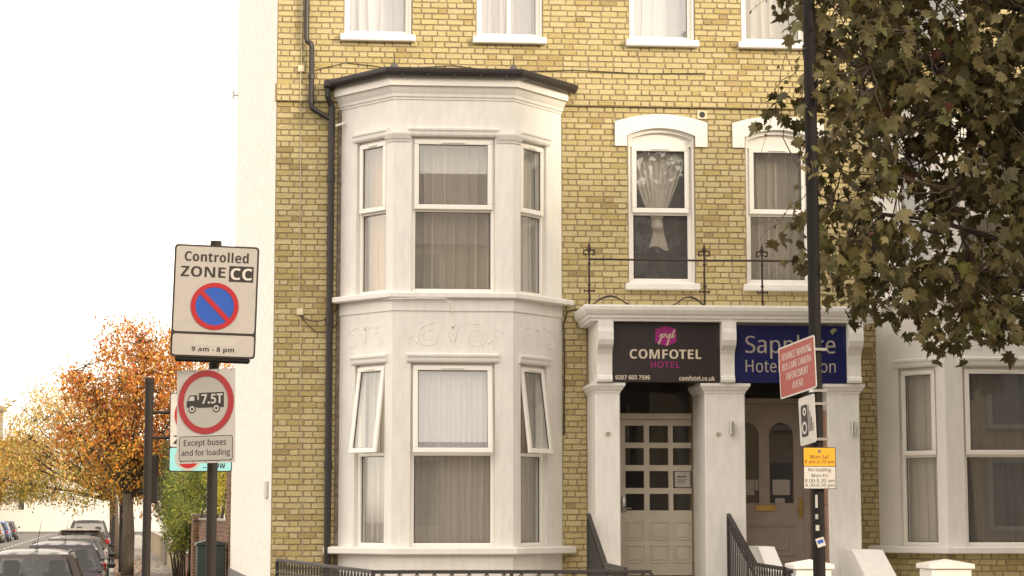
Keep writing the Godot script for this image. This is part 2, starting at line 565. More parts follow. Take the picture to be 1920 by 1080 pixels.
func face_frame(p0: Vector2, p1: Vector2, f: float, y: float, out: float) -> Transform3D:
	var d := (p1 - p0).normalized()
	var n := Vector2(-d.y, d.x)
	var o := p0.lerp(p1, f) + n * out
	return Transform3D(Basis(Vector3(d.x, 0, d.y), Vector3.UP, Vector3(n.x, 0, n.y)), Vector3(o.x, y, o.y))

func band(b: MB, path: Array, out0: float, out1: float, y0: float, y1: float) -> void:
	b.sweep(path, [Vector2(out0, y0), Vector2(out1, y0), Vector2(out1, y1), Vector2(out0, y1)])

func spiral(cx: float, cy: float, r: float, turn: float, dir: float) -> Array:
	var p := []
	for i in 40:
		var t := i / 39.0
		var a := turn + dir * t * TAU * 2.1
		p.append(Vector3(cx + cos(a) * r * (1 - t * 0.92), cy + sin(a) * r * (1 - t * 0.92), 0))
	return p

func bay(house: Node3D, dx: float, open: Array, brick_base: bool, nets: Array) -> void:
	var part := node("bay_window", house)
	var P := []
	for p in BAY: P.append(p + Vector2(dx, 0))
	var face := [[P[0], P[1], 0.32, 0.87], [P[1], P[2], 0.153, 0.848], [P[2], P[3], 0.15, 0.68]]
	var b := MB.new()
	if not brick_base: band(b, P, -0.15, 0.0, 0.0, 1.497)
	band(b, P, -0.15, 0.0, 3.87, 4.52)
	band(b, P, -0.15, 0.014, 4.52, 4.676)
	band(b, P, -0.15, 0.0, 6.73, 7.2)
	for fl in [[1.588, 3.87], [4.752, 6.73]]:
		for i in 3:
			var f: Array = face[i]
			if i == 0: band(b, [f[0], f[0].lerp(f[1], f[2])], -0.15, 0.0, fl[0], fl[1])
			if i == 2: band(b, [f[0].lerp(f[1], f[3]), f[1]], -0.15, 0.0, fl[0], fl[1])
			if i < 2: band(b, [f[0].lerp(f[1], f[3]), f[1], face[i + 1][0].lerp(face[i + 1][1], face[i + 1][2])], -0.15, 0.0, fl[0], fl[1])
	put("bay_wall", b, M.stucco, part)
	if brick_base:
		var base := MB.new()
		band(base, P, -0.2, -0.06, 0.0, 1.497)
		put("mortar", base, M.mortar, part)
		for i in 3:
			var len: float = P[i].distance_to(P[i + 1])
			brickwork(0.05, len - 0.05, 0.3, 1.47, [], PAL, face_frame(P[i], P[i + 1], 0.0, 0.0, -0.06), part, Rect2(), 0, Rect2(-9, -9, 50, 50))
	for s in [[1.497, 1.588, 0.10], [4.676, 4.752, 0.075]]:
		var sb := MB.new()
		var e: float = s[2]
		sb.sweep([P[0] - Vector2(0.1, 0.0) + Vector2(0, 0.0), P[1], P[2], P[3] + Vector2(0.1, 0.0)], [Vector2(-0.16, s[0]), Vector2(e - 0.012, s[0]), Vector2(e, s[0] + 0.012), Vector2(e, s[1] - 0.016), Vector2(e - 0.014, s[1] - 0.004), Vector2(-0.16, s[1] + 0.006)])
		put("sill", sb, M.stucco, part)
	var cor := MB.new()
	cor.sweep(P, [Vector2(-0.15, 7.2), Vector2(0.0, 7.2), Vector2(0.012, 7.2), Vector2(0.014, 7.225), Vector2(0.03, 7.235), Vector2(0.035, 7.27), Vector2(0.055, 7.30), Vector2(0.075, 7.34), Vector2(0.078, 7.362), Vector2(-0.15, 7.362)])
	put("cornice", cor, M.stucco, part)
	var fas := MB.new()
	band(fas, P, -0.15, 0.115, 7.362, 7.49)
	put("fascia_board", fas, M.upvc, part)
	var roof := MB.new()
	var e0 := [P[0] + Vector2(-0.2, 0.02), P[1] + Vector2(-0.1, 0.2), P[2] + Vector2(0.1, 0.2), P[3] + Vector2(0.2, 0.02)]
	roof.sweep(P, [Vector2(-0.15, 7.492), Vector2(0.16, 7.545), Vector2(0.16, 7.562), Vector2(-0.15, 7.60)])
	roof.quad(Vector3(P[0].x, 7.55, P[0].y), Vector3(P[1].x, 7.55, P[1].y), Vector3(P[2].x, 7.55, P[2].y), Vector3(P[3].x, 7.55, P[3].y))
	put("roof_lead", roof, M.lead, part)
	for k in [1, 2]:
		var hip := MB.new()
		hip.lathe([Vector2(0.0, 7.66), Vector2(0.03, 7.65), Vector2(0.05, 7.61), Vector2(0.075, 7.58), Vector2(0.08, 7.555)], Vector3(P[k].x, 0, P[k].y + 0.07), 10)
		hip.tube([Vector3(P[k].x, 7.64, P[k].y + 0.08), Vector3(P[k].x, 7.73, P[k].y + 0.1)], 0.012, 0.006, 6)
		put("roof_finial", hip, M.lead, part)
	var gut := MB.new()
	var prof := []
	for i in 9:
		var a := PI + PI * i / 8.0
		prof.append(Vector2(0.175 + 0.062 * cos(a), 7.545 + 0.085 * sin(a)))
	prof.append(Vector2(0.237, 7.565)); prof.append(Vector2(0.113, 7.565))
	gut.sweep([P[0] + Vector2(-0.03, -0.03), P[1], P[2], P[3] + Vector2(0.03, -0.03)], prof)
	put("gutter", gut, M.pipe, part)
	for i in 5:
		var br := MB.new()
		var fx := lerpf(0.72, 2.03, i / 4.0) + dx
		br.bbox(Vector3(fx - 0.012, 7.465, 0.9), Vector3(fx + 0.012, 7.5, 1.02), 0.003)
		put("gutter_bracket", br, M.pipe, part)
	# mouldings over the windows, capitals on the corner piers
	for y in [3.872, 6.732]:
		for i in 3:
			var f: Array = face[i]
			var len: float = f[0].distance_to(f[1])
			var a: Vector2 = f[0].lerp(f[1], maxf(0.02, f[2] - 0.05 / len))
			var c: Vector2 = f[0].lerp(f[1], minf(0.98, f[3] + 0.05 / len))
			var h := MB.new()
			h.sweep([a, c], [Vector2(-0.02, y), Vector2(0.018, y), Vector2(0.032, y + 0.02), Vector2(0.036, y + 0.06), Vector2(0.05, y + 0.075), Vector2(0.052, y + 0.1), Vector2(0.03, y + 0.112), Vector2(-0.02, y + 0.112)])
			put("head_moulding", h, M.stucco, part)
	for i in 2:
		var a: Vector2 = face[i][0].lerp(face[i][1], face[i][3] + 0.01)
		var c: Vector2 = face[i + 1][0].lerp(face[i + 1][1], face[i + 1][2] - 0.01)
		var cap := MB.new()
		cap.sweep([a, P[i + 1], c], [Vector2(-0.03, 6.66), Vector2(0.012, 6.66), Vector2(0.016, 6.68), Vector2(0.034, 6.70), Vector2(0.046, 6.728), Vector2(0.056, 6.75), Vector2(0.058, 6.774), Vector2(-0.03, 6.78)])
		put("pier_capital", cap, M.stucco, part)
	# scrolls in low relief on the spandrel
	for i in 3:
		var f: Array = face[i]
		var len: float = f[0].distance_to(f[1])
		var rel := MB.new()
		rel.xf = face_frame(f[0], f[1], 0.5, 0.0, -0.0035)
		var xs := [-0.30, 0.30] if i == 1 else [-0.24, 0.24]
		var r := 0.15 if i == 1 else 0.12
		for k in 2:
			var m := 1.0 if k else -1.0
			rel.tube(spiral(xs[k], 4.2, r, PI / 2, -m), 0.009, 0.006, 5)
			rel.tube([Vector3(xs[k], 4.2 + r, 0), Vector3(xs[k] - m * 0.1, 4.23 + r, 0), Vector3(xs[k] - m * 0.22, 4.17 + r, 0), Vector3(m * 0.02, 4.12, 0)], 0.008, 0.006, 5)
			rel.tube([Vector3(xs[k], 4.2 + r, 0), Vector3(xs[k] + m * 0.08, 4.22 + r, 0), Vector3(xs[k] + m * 0.13, 4.26 + r * 0.6, 0)], 0.008, 0.004, 5)
			if i == 1:
				rel.tube(spiral(m * 0.56, 4.24, 0.07, 0.0, m), 0.008, 0.005, 5)
				rel.tube([Vector3(m * 0.44, 4.1, 0), Vector3(m * 0.5, 4.16, 0), Vector3(m * 0.62, 4.18, 0), Vector3(m * 0.68, 4.27, 0)], 0.008, 0.004, 5)
		for a in [-0.5, 0.0, 0.5]:
			rel.tube([Vector3(0, 4.3, 0), Vector3(sin(a) * 0.05, 4.3 + cos(a) * 0.05, 0.002), Vector3(sin(a) * 0.09, 4.3 + cos(a) * 0.09, 0)], 0.011, 0.003, 5)
		put("scroll_relief", rel, M.stucco, part, true)
	# windows and the nets behind them
	var n := 0
	for fl in [[1.588, 3.87, 1.165], [4.752, 6.73, 1.065]]:
		for i in 3:
			var f: Array = face[i]
			var w: float = f[0].distance_to(f[1]) * (f[3] - f[2])
			var mid: float = (f[2] + f[3]) / 2
			sash_window(part, face_frame(f[0], f[1], mid, fl[0], -0.055), w, fl[1] - fl[0], fl[2], open[n])
			if nets[n]: curtain(nets[n][0], face_frame(f[0], f[1], mid, fl[0] + 0.02, -0.21), w * 1.02, fl[1] - fl[0] - 0.03, nets[n][1], nets[n][2], nets[n][3], 40 + n + int(dx))
			n += 1

func arched_surround(part: Node3D, xc: float) -> void:
	var o := PackedVector2Array()
	var w := 0.613
	o.append(Vector2(-w, 6.79))
	for i in 13:
		var t := i / 12.0 * 2 - 1
		o.append(Vector2(t * w, 7.218 - 0.105 * t * t))
	o.append(Vector2(w, 6.79)); o.append(Vector2(0.452, 6.79))
	for i in 13:
		var t := 1 - i / 12.0 * 2
		o.append(Vector2(t * 0.452, 7.035 - 0.10 * t * t))
	o.append(Vector2(-0.452, 6.79))
	var b := MB.new()
	b.xf.origin = Vector3(xc, 0, 0)
	b.prism(o, -0.16, 0.035)
	put("arch_surround", b, M.white, part)
	var n := PackedVector2Array()
	for i in 13:
		var t := i / 12.0 * 2 - 1
		n.append(Vector2(t * 0.45, 7.033 - 0.10 * t * t))
	n.append(Vector2(0.45, 6.84)); n.append(Vector2(0.41, 6.84))
	for i in 13:
		var t := 1 - i / 12.0 * 2
		n.append(Vector2(t * 0.41, 6.985 - 0.09 * t * t))
	n.append(Vector2(-0.41, 6.84)); n.append(Vector2(-0.45, 6.84))
	var c := MB.new()
	c.xf.origin = Vector3(xc, 0, 0)
	c.prism(n, -0.15, -0.02)
	put("arch_moulding", c, M.white, part)
	var d := MB.new()
	d.xf.origin = Vector3(xc, 0, 0)
	var tym := PackedVector2Array([Vector2(-0.41, 6.80), Vector2(0.41, 6.80)])
	for i in 13:
		var t := 1 - i / 12.0 * 2
		tym.append(Vector2(t * 0.41, 6.99 - 0.09 * t * t))
	d.prism(tym, -0.14, -0.07)
	put("tympanum", d, M.upvc, part)

func wall_window(house: Node3D, x0: float, x1: float, y0: float, y1: float, split: float, arch: bool, mullion := false) -> void:
	var part := node("window", house)
	var xc := (x0 + x1) / 2
	var lin := MB.new()   # painted reveal
	frame_bars(lin, x0 + 0.001, x1 - 0.001, y0, y1 - 0.001, 0.03, -0.28, -0.012)
	put("reveal", lin, M.stucco, part)
	sash_window(part, Transform3D(Basis(), Vector3(xc, y0 + 0.03, -0.10)), x1 - x0 - 0.06, (6.84 if arch else y1 - 0.03) - y0 - 0.03, split, 0.0, mullion)
	var s := MB.new()
	s.bbox(Vector3(x0 - 0.05, y0 - 0.085, -0.1), Vector3(x1 + 0.05, y0 + 0.004, 0.085), 0.012)
	put("sill", s, M.white, part)
	if arch: arched_surround(part, xc)

func shell(house: Node3D, x0: float, x1: float, left_open: bool) -> void:   # party wall, back wall, floors and roof that close the rooms
	var b := MB.new()
	b.box(Vector3(x1 - 0.1, 0, -8.7), Vector3(x1 - 0.002, 12, -0.301))
	b.box(Vector3(x0 - (0.8 if left_open else 0.0), 0, -9), Vector3(x1 - 0.002, 12, -8.7))
	for y in [0.95, 4.35, 7.62]:
		b.box(Vector3(x0 + 0.02, y, -8.7), Vector3(x1 - 0.1, y + 0.2, -0.301))
	b.box(Vector3(x0 + 0.02, 1.15, -3.6), Vector3(x1 - 0.1, 11.5, -3.5))
	for y in [4.36, 1.0]:   # floors of the bay, and the bay's lid
		pass
	put("rooms", b, M.room, house)
	var r := MB.new()
	r.box(Vector3(x0 - (0.8 if left_open else 0.0), 12.0, -9.0), Vector3(x1 - 0.002, 12.3, 0.05))
	put("roof", r, M.roof_slate, house)

func bay_floors(house: Node3D, dx: float) -> void:
	var b := MB.new()
	for y in [[1.2, 1.45], [4.0, 4.5], [7.0, 7.19]]:
		var pts := PackedVector2Array()
		for p in BAY: pts.append(Vector2(p.x + dx, p.y))
		pts[0] += Vector2(0.12, 0); pts[1] += Vector2(0.05, -0.12); pts[2] += Vector2(-0.05, -0.12); pts[3] += Vector2(-0.12, 0)
		pts.append(Vector2(2.7 + dx, -0.4)); pts.append(Vector2(0.08 + dx, -0.4))
		b.xf = Transform3D(Basis(Vector3.RIGHT, Vector3(0, 0, 1), Vector3(0, 1, 0)), Vector3.ZERO)
		b.prism(pts, y[0], y[1])
	put("bay_floor", b, M.room, house)

func facade_cuts() -> Array:   # openings and covered places in the brick front of both houses
	var cut := [Rect2(-0.017, 8.205, 0.883, 1.7), Rect2(1.713, 8.205, 0.872, 1.7), Rect2(3.735, 8.205, 0.873, 1.7), Rect2(3.708, 4.975, 0.881, 2.06), Rect2(5.235, 8.205, 0.873, 1.7), Rect2(7.4, 8.205, 0.88, 1.7), Rect2(5.268, 4.975, 0.881, 2.06)]
	cut.append(Rect2(-0.05, 0, 2.88, 7.6))
	cut.append(Rect2(3.154, 0, 1.7, 4.59))
	cut.append(Rect2(3.543, 6.79, 1.226, 0.36))
	cut.append(Rect2(3.75, 7.05, 0.8, 0.13))
	cut.append(Rect2(-0.067, 8.12, 0.983, 0.09)); cut.append(Rect2(1.663, 8.12, 0.972, 0.09)); cut.append(Rect2(3.685, 8.12, 0.973, 0.09)); cut.append(Rect2(3.658, 4.89, 0.981, 0.09))
	cut.append(Rect2(6.97, 0, 2.88, 7.6))
	cut.append(Rect2(4.78, 0, 1.72, 4.59))
	cut.append(Rect2(5.095, 6.79, 1.226, 0.36)); cut.append(Rect2(5.3, 7.05, 0.8, 0.13))
	cut.append(Rect2(5.185, 8.12, 0.973, 0.09)); cut.append(Rect2(5.218, 4.89, 0.981, 0.09)); cut.append(Rect2(7.35, 8.12, 0.98, 0.09))
	return cut

func left_house() -> void:
	var h := thing("terrace_house", "yellow brick corner house with white bay and white painted side wall", "house", "terrace houses")
	var wins := [Rect2(-0.017, 8.205, 0.883, 1.7), Rect2(1.713, 8.205, 0.872, 1.7), Rect2(3.735, 8.205, 0.873, 1.7), Rect2(3.708, 4.975, 0.881, 2.06)]
	var big := Rect2(0.0, 1.46, 2.78, 5.74)
	var door := Rect2(3.46, 1.2, 1.07, 3.1)
	var w := MB.new()
	pierced(w, -0.88, 4.785, 0, 12, -0.3, 0.0, wins + [big, door])
	w.box(Vector3(-0.9, 7.31, -0.01), Vector3(4.785, 7.535, 0.04))
	put("wall", w, M.mortar, h)
	var fil := MB.new()
	fil.bbox(Vector3(-0.085, 0.2, 0.0), Vector3(-0.03, 7.2, 0.03), 0.01)
	put("mortar_fillet", fil, M.timber, h)
	brickwork(-0.878, 11.5, 0.335, 11.9, facade_cuts(), PAL, Transform3D(), h, Rect2(-0.9, 1.25, 5.7, 7.4), 300, Rect2(-0.9, 0, 0.85, 7.3), 0.0, [Vector3(7.31, 7.535, 0.041)], Vector2(-9, 4.785))  # left strip: soot, plus the bay's shadow put into the brick tones
	var side := MB.new()
	side.xf = street_frame(0, 0)
	side.box(Vector3(0.0, 0.0, -9.2), Vector3(0.28, 12.0, -0.015))
	put("side_wall", side, M.render, h)
	var pl := MB.new()
	pl.xf = street_frame(0, 0)
	pl.box(Vector3(-0.03, 0.0, -9.2), Vector3(0.02, 1.08, -0.05))
	put("plinth", pl, M.plinth, h)
	shell(h, -0.88, 4.785, true)
	bay_floors(h, 0)
	var np := [M.net_grey, M.net_pale]
	bay(h, 0.0, [7.5, 6.0, 7.5, 0.0, 0.0, 0.0], false, [
		["pale net in the open left ground floor bay window", 5.0, 0.05, M.net_pale], ["grey white net in the wide ground floor bay window", 13.0, 0.045, M.net_mid], ["grey net in the open right ground floor bay window", 6.0, 0.05, M.net_grey],
		["lace net in the left upper bay window, tinted tan for a warm brick reflection", 6.0, 0.015, M.net_reflected_tan], ["beige pleated net in the wide upper bay window", 8.0, 0.065, M.net_grey], ["cream net in the right upper bay window", 4.0, 0.06, M.net_pale]])
	wall_window(h, -0.017, 0.866, 8.205, 9.905, 0.0, false)
	wall_window(h, 1.713, 2.585, 8.205, 9.905, 0.0, false, true)
	wall_window(h, 3.735, 4.608, 8.205, 9.905, 0.0, false)
	wall_window(h, 3.708, 4.589, 4.975, 7.035, 0.93, true)
	curtain("pale lilac net in the top window above the bay's left side", Transform3D(Basis(), Vector3(0.425, 8.22, -0.28)), 0.8, 1.6, 6, 0.035, M.net_cool, 61)
	curtain("white net in the two light top window above the bay", Transform3D(Basis(), Vector3(2.15, 8.22, -0.28)), 0.8, 1.6, 7, 0.015, M.net_cool, 62)
	curtain("white lace net in the top window above the purple emblem sign", Transform3D(Basis(), Vector3(4.17, 8.22, -0.28)), 0.8, 1.6, 5, 0.01, M.net_cool, 63)
	knotted_curtain()
	curtain("added half net, tinted bluish white as the sky reflection in the wide ground floor upper sash", Transform3D(Basis(), Vector3(1.37, 2.77, 0.66)), 0.98, 1.06, 15, 0.02, M.net_cool, 64)  # extra net whose pale tint paints the sky mirrored in the sash
	# pipes belong to the house they drain
	var dp := MB.new()
	dp.tube([Vector3(-0.165, 7.22, 0.09), Vector3(-0.165, 0.2, 0.09)], 0.044, 0.044, 12)
	for y in [6.3, 4.45, 2.6]: dp.lathe([Vector2(0.044, y - 0.05), Vector2(0.054, y - 0.05), Vector2(0.054, y + 0.05), Vector2(0.044, y + 0.05)], Vector3(-0.165, 0, 0.09), 12)
	dp.tube([Vector3(-0.215, 7.5, 0.12), Vector3(-0.215, 7.36, 0.12), Vector3(-0.165, 7.24, 0.09), Vector3(-0.165, 7.15, 0.09)], 0.04, 0.04, 10)
	dp.bbox(Vector3(-0.27, 7.47, 0.03), Vector3(-0.10, 7.57, 0.2), 0.02)
	put("downpipe", dp, M.pipe, h, false)
	var up := MB.new()
	up.tube([Vector3(-0.5, 12, 0.08), Vector3(-0.5, 8.14, 0.08), Vector3(-0.49, 8.09, 0.085), Vector3(-0.44, 8.06, 0.1), Vector3(-0.43, 8.0, 0.1), Vector3(-0.43, 7.27, 0.1), Vector3(-0.42, 7.21, 0.1), Vector3(-0.38, 7.18, 0.1), Vector3(-0.17, 7.06, 0.09)], 0.036, 0.036, 10)
	for y in [7.62, 7.3]: up.lathe([Vector2(0.036, y - 0.03), Vector2(0.045, y - 0.03), Vector2(0.045, y + 0.03), Vector2(0.036, y + 0.03)], Vector3(-0.43, 0, 0.1), 10)
	put("downpipe", up, M.pipe, h, false)
	var ov := MB.new()
	ov.tube([Vector3(0.0, 7.02, 0.1), Vector3(-0.11, 6.97, 0.16)], 0.014, 0.014, 8)
	put("overflow_pipe", ov, M.upvc, h)
	var ab := MB.new()
	ab.bbox(Vector3(4.63, 7.165, 0.0), Vector3(4.76, 7.28, 0.025), 0.005)
	put("air_brick", ab, M.box_cream, h)
	var ah := MB.new()
	ah.lathe([Vector2(0.0, 0.0), Vector2(0.04, 0.0), Vector2(0.04, -0.004), Vector2(0.0, -0.004)], Vector3.ZERO, 16)
	var ahn := put("air_hole", ah, M.seal, h)
	ahn.transform = Transform3D(Basis(Vector3.RIGHT, PI / 2), Vector3(4.695, 7.222, 0.027))
	# door with twelve panes
	var d := node("door", h)
	var dz := -0.12
	var ds := MB.new()
	var cols := [[3.665, 3.91], [3.98, 4.23], [4.29, 4.54]]
	var rows := [[2.915, 3.136], [2.625, 2.846], [2.329, 2.549], [2.041, 2.254]]
	var holes := []
	for c in cols:
		for r in rows: holes.append(Rect2(c[0], r[0], c[1] - c[0], r[1] - r[0]))
	pierced(ds, 3.6, 4.6, 1.21, 3.21, dz - 0.045, dz, holes)
	put("door_leaf", ds, M.door_cream, d)
	for hl in holes:
		var g := MB.new()
		g.quad(Vector3(hl.position.x - 0.01, hl.position.y - 0.01, dz - 0.02), Vector3(hl.end.x + 0.01, hl.position.y - 0.01, dz - 0.02), Vector3(hl.end.x + 0.01, hl.end.y + 0.01, dz - 0.02), Vector3(hl.position.x - 0.01, hl.end.y + 0.01, dz - 0.02))
		put("pane", g, M.glass, d)
	for c in cols:
		for r in [[1.658, 1.897], [1.365, 1.597]]:
			var p := MB.new()
			frame_bars(p, c[0], c[1], r[0], r[1], 0.018, dz - 0.004, dz + 0.01)
			p.bbox(Vector3(c[0] + 0.035, r[0] + 0.035, dz - 0.01), Vector3(c[1] - 0.035, r[1] - 0.035, dz + 0.009), 0.008)
			put("panel", p, M.door_cream, d)
	var hd := MB.new()
	hd.bbox(Vector3(3.612, 2.02, dz), Vector3(3.672, 2.22, dz + 0.025), 0.008)
	hd.tube([Vector3(3.645, 2.07, dz + 0.02), Vector3(3.645, 2.07, dz + 0.06), Vector3(3.745, 2.068, dz + 0.06)], 0.011, 0.011, 8)
	put("handle", hd, M.steel, d, true)
	var fr := MB.new()
	fr.bbox(Vector3(3.462, 1.2, dz - 0.06), Vector3(3.598, 4.3, dz + 0.03))
	fr.bbox(Vector3(4.602, 1.2, dz - 0.06), Vector3(4.66, 4.3, dz + 0.03))
	fr.bbox(Vector3(3.598, 3.215, dz - 0.06), Vector3(4.602, 3.295, dz + 0.035))
	put("door_frame", fr, M.door_cream, d)
	var fan := MB.new()
	fan.quad(Vector3(3.598, 3.29, dz - 0.02), Vector3(4.602, 3.29, dz - 0.02), Vector3(4.602, 4.3, dz - 0.02), Vector3(3.598, 4.3, dz - 0.02))
	put("fanlight", fan, M.glass, d)
	rebase(h, Vector3(1.95, 0, 0))
	for k in [["pale_cable", "thin pale cable running down the brick beside the black downpipe", [Vector3(-0.56, 9.5, 0.02), Vector3(-0.565, 7.9, 0.02), Vector3(-0.57, 7.6, 0.06), Vector3(-0.575, 7.35, 0.06), Vector3(-0.565, 7.28, 0.02), Vector3(-0.56, 6.2, 0.02), Vector3(-0.555, 5.1, 0.02), Vector3(-0.57, 4.7, 0.02), Vector3(-0.54, 4.6, 0.03)], 0.006, M.cable_pale],
		["lower_cable", "thin cable on the brick below the lower junction box", [Vector3(-0.54, 4.52, 0.03), Vector3(-0.53, 3.5, 0.02), Vector3(-0.50, 2.6, 0.02), Vector3(-0.48, 1.6, 0.02), Vector3(-0.47, 0.6, 0.02)], 0.004, M.cable_pale]]:
		var cb := MB.new()
		cb.tube(k[2], k[3], k[3], 6)
		tag(put(k[0], cb, k[4], self, true), k[1], "cable")
	for k in [["cream junction box on the brick beside the upper downpipe", Vector3(-0.565, 7.74, 0.0)], ["cream junction box on the brick left of the bay's upper sill", Vector3(-0.545, 4.57, 0.0)]]:
		var jb := MB.new()
		jb.bbox(k[1] + Vector3(-0.042, -0.042, 0.0), k[1] + Vector3(0.042, 0.042, 0.045), 0.006)
		tag(put("junction_box", jb, M.box_cream, self), k[0], "box", "junction boxes on the brick")
	var loop := MB.new()
	for k in 2:
		var p := []
		for i in 20:
			var t := i / 19.0
			p.append(Vector3(-0.54 + t * 0.5, 4.52 - sin(t * PI) * (0.13 + k * 0.05) + t * (0.12 - k * 0.2), 0.03 + sin(t * PI) * 0.02))
		loop.tube(p, 0.006, 0.006, 5)
	tag(put("black_cable", loop, M.cable, self, true), "loop of black cable sagging from the lower junction box to the downpipe", "cable")
	var bc := MB.new()
	bc.tube([Vector3(-0.40, 7.72, 0.02), Vector3(0.0, 7.83, 0.02), Vector3(0.35, 7.8, 0.02), Vector3(0.62, 7.76, 0.02), Vector3(1.4, 7.82, 0.02), Vector3(2.1, 7.75, 0.02), Vector3(3.0, 7.79, 0.02), Vector3(3.9, 7.76, 0.02), Vector3(4.75, 7.78, 0.02)], 0.005, 0.005, 5)
	tag(put("wall_cable", bc, M.cable, self, true), "thin dark cable strung along the brick just above the bay roof", "cable")
	var wc := MB.new()
	wc.tube([Vector3(0.05, 4.66, 0.12), Vector3(0.35, 4.655, 0.5), Vector3(0.60, 4.66, 0.87), Vector3(1.0, 4.668, 0.89), Vector3(1.28, 4.665, 0.89), Vector3(1.34, 4.60, 0.84), Vector3(1.345, 4.52, 0.83), Vector3(1.39, 4.5, 0.83)], 0.006, 0.006, 5)
	tag(put("white_cable", wc, M.upvc, self, true), "white cable tucked under the bay's upper sill with a loose end", "cable")
	var dish := MB.new()
	dish.xf = street_frame(9.0, 0)
	dish.bbox(Vector3(-0.07, 9.22, -0.02), Vector3(0.0, 9.25, 0.02), 0.008)
	dish.bbox(Vector3(-0.1, 9.17, -0.03), Vector3(-0.06, 9.31, 0.03), 0.01)
	tag(put("wall_bracket", dish, M.steel, self), "small dark bracket high on the white side wall's far edge", "bracket")
	var plate := MB.new()
	plate.xf = street_frame(0.75, 0)
	plate.bbox(Vector3(-0.025, 2.2, -0.25), Vector3(-0.002, 2.42, 0.25), 0.004)
	var pn := put("wall_plate", plate, M.sign_white, self)
	tag(pn, "small white plate on the white side wall near the brick corner", "sign")

func knotted_curtain() -> void:
	var b := MB.new()
	var f := func(u: float, v: float) -> Vector3:   # gathered from the rail down to a knot, then a short tail
		var y := lerpf(5.48, 6.74, v)
		var w := 0.06
		var cx := 4.13
		if y > 5.86: w = lerpf(0.06, 0.40, pow((y - 5.86) / 0.88, 0.8))
		elif y > 5.74: w = lerpf(0.085, 0.06, (y - 5.74) / 0.12)
		else: w = lerpf(0.13, 0.06, (y - 5.48) / 0.26)
		var ph := u * 9.0 * TAU
		return Vector3(cx + (u - 0.5) * 2 * w + (0.02 if y < 5.74 else 0.0), y + 0.03 * sin(u * 5) * float(v == 0.0), -0.27 + sin(ph) * 0.012 * (0.4 + w * 3.0) - absf(u - 0.5) * 0.03)
	b.grid(f, 90, 22)
	b.lathe([Vector2(0.0, 5.88), Vector2(0.05, 5.86), Vector2(0.078, 5.80), Vector2(0.07, 5.74), Vector2(0.0, 5.72)], Vector3(4.13, 0, -0.25), 14)
	tag(put("knotted_curtain", b, M.net_pale, self, true), "white net knotted in the middle of the arched window", "curtain", "net curtains in the house windows")

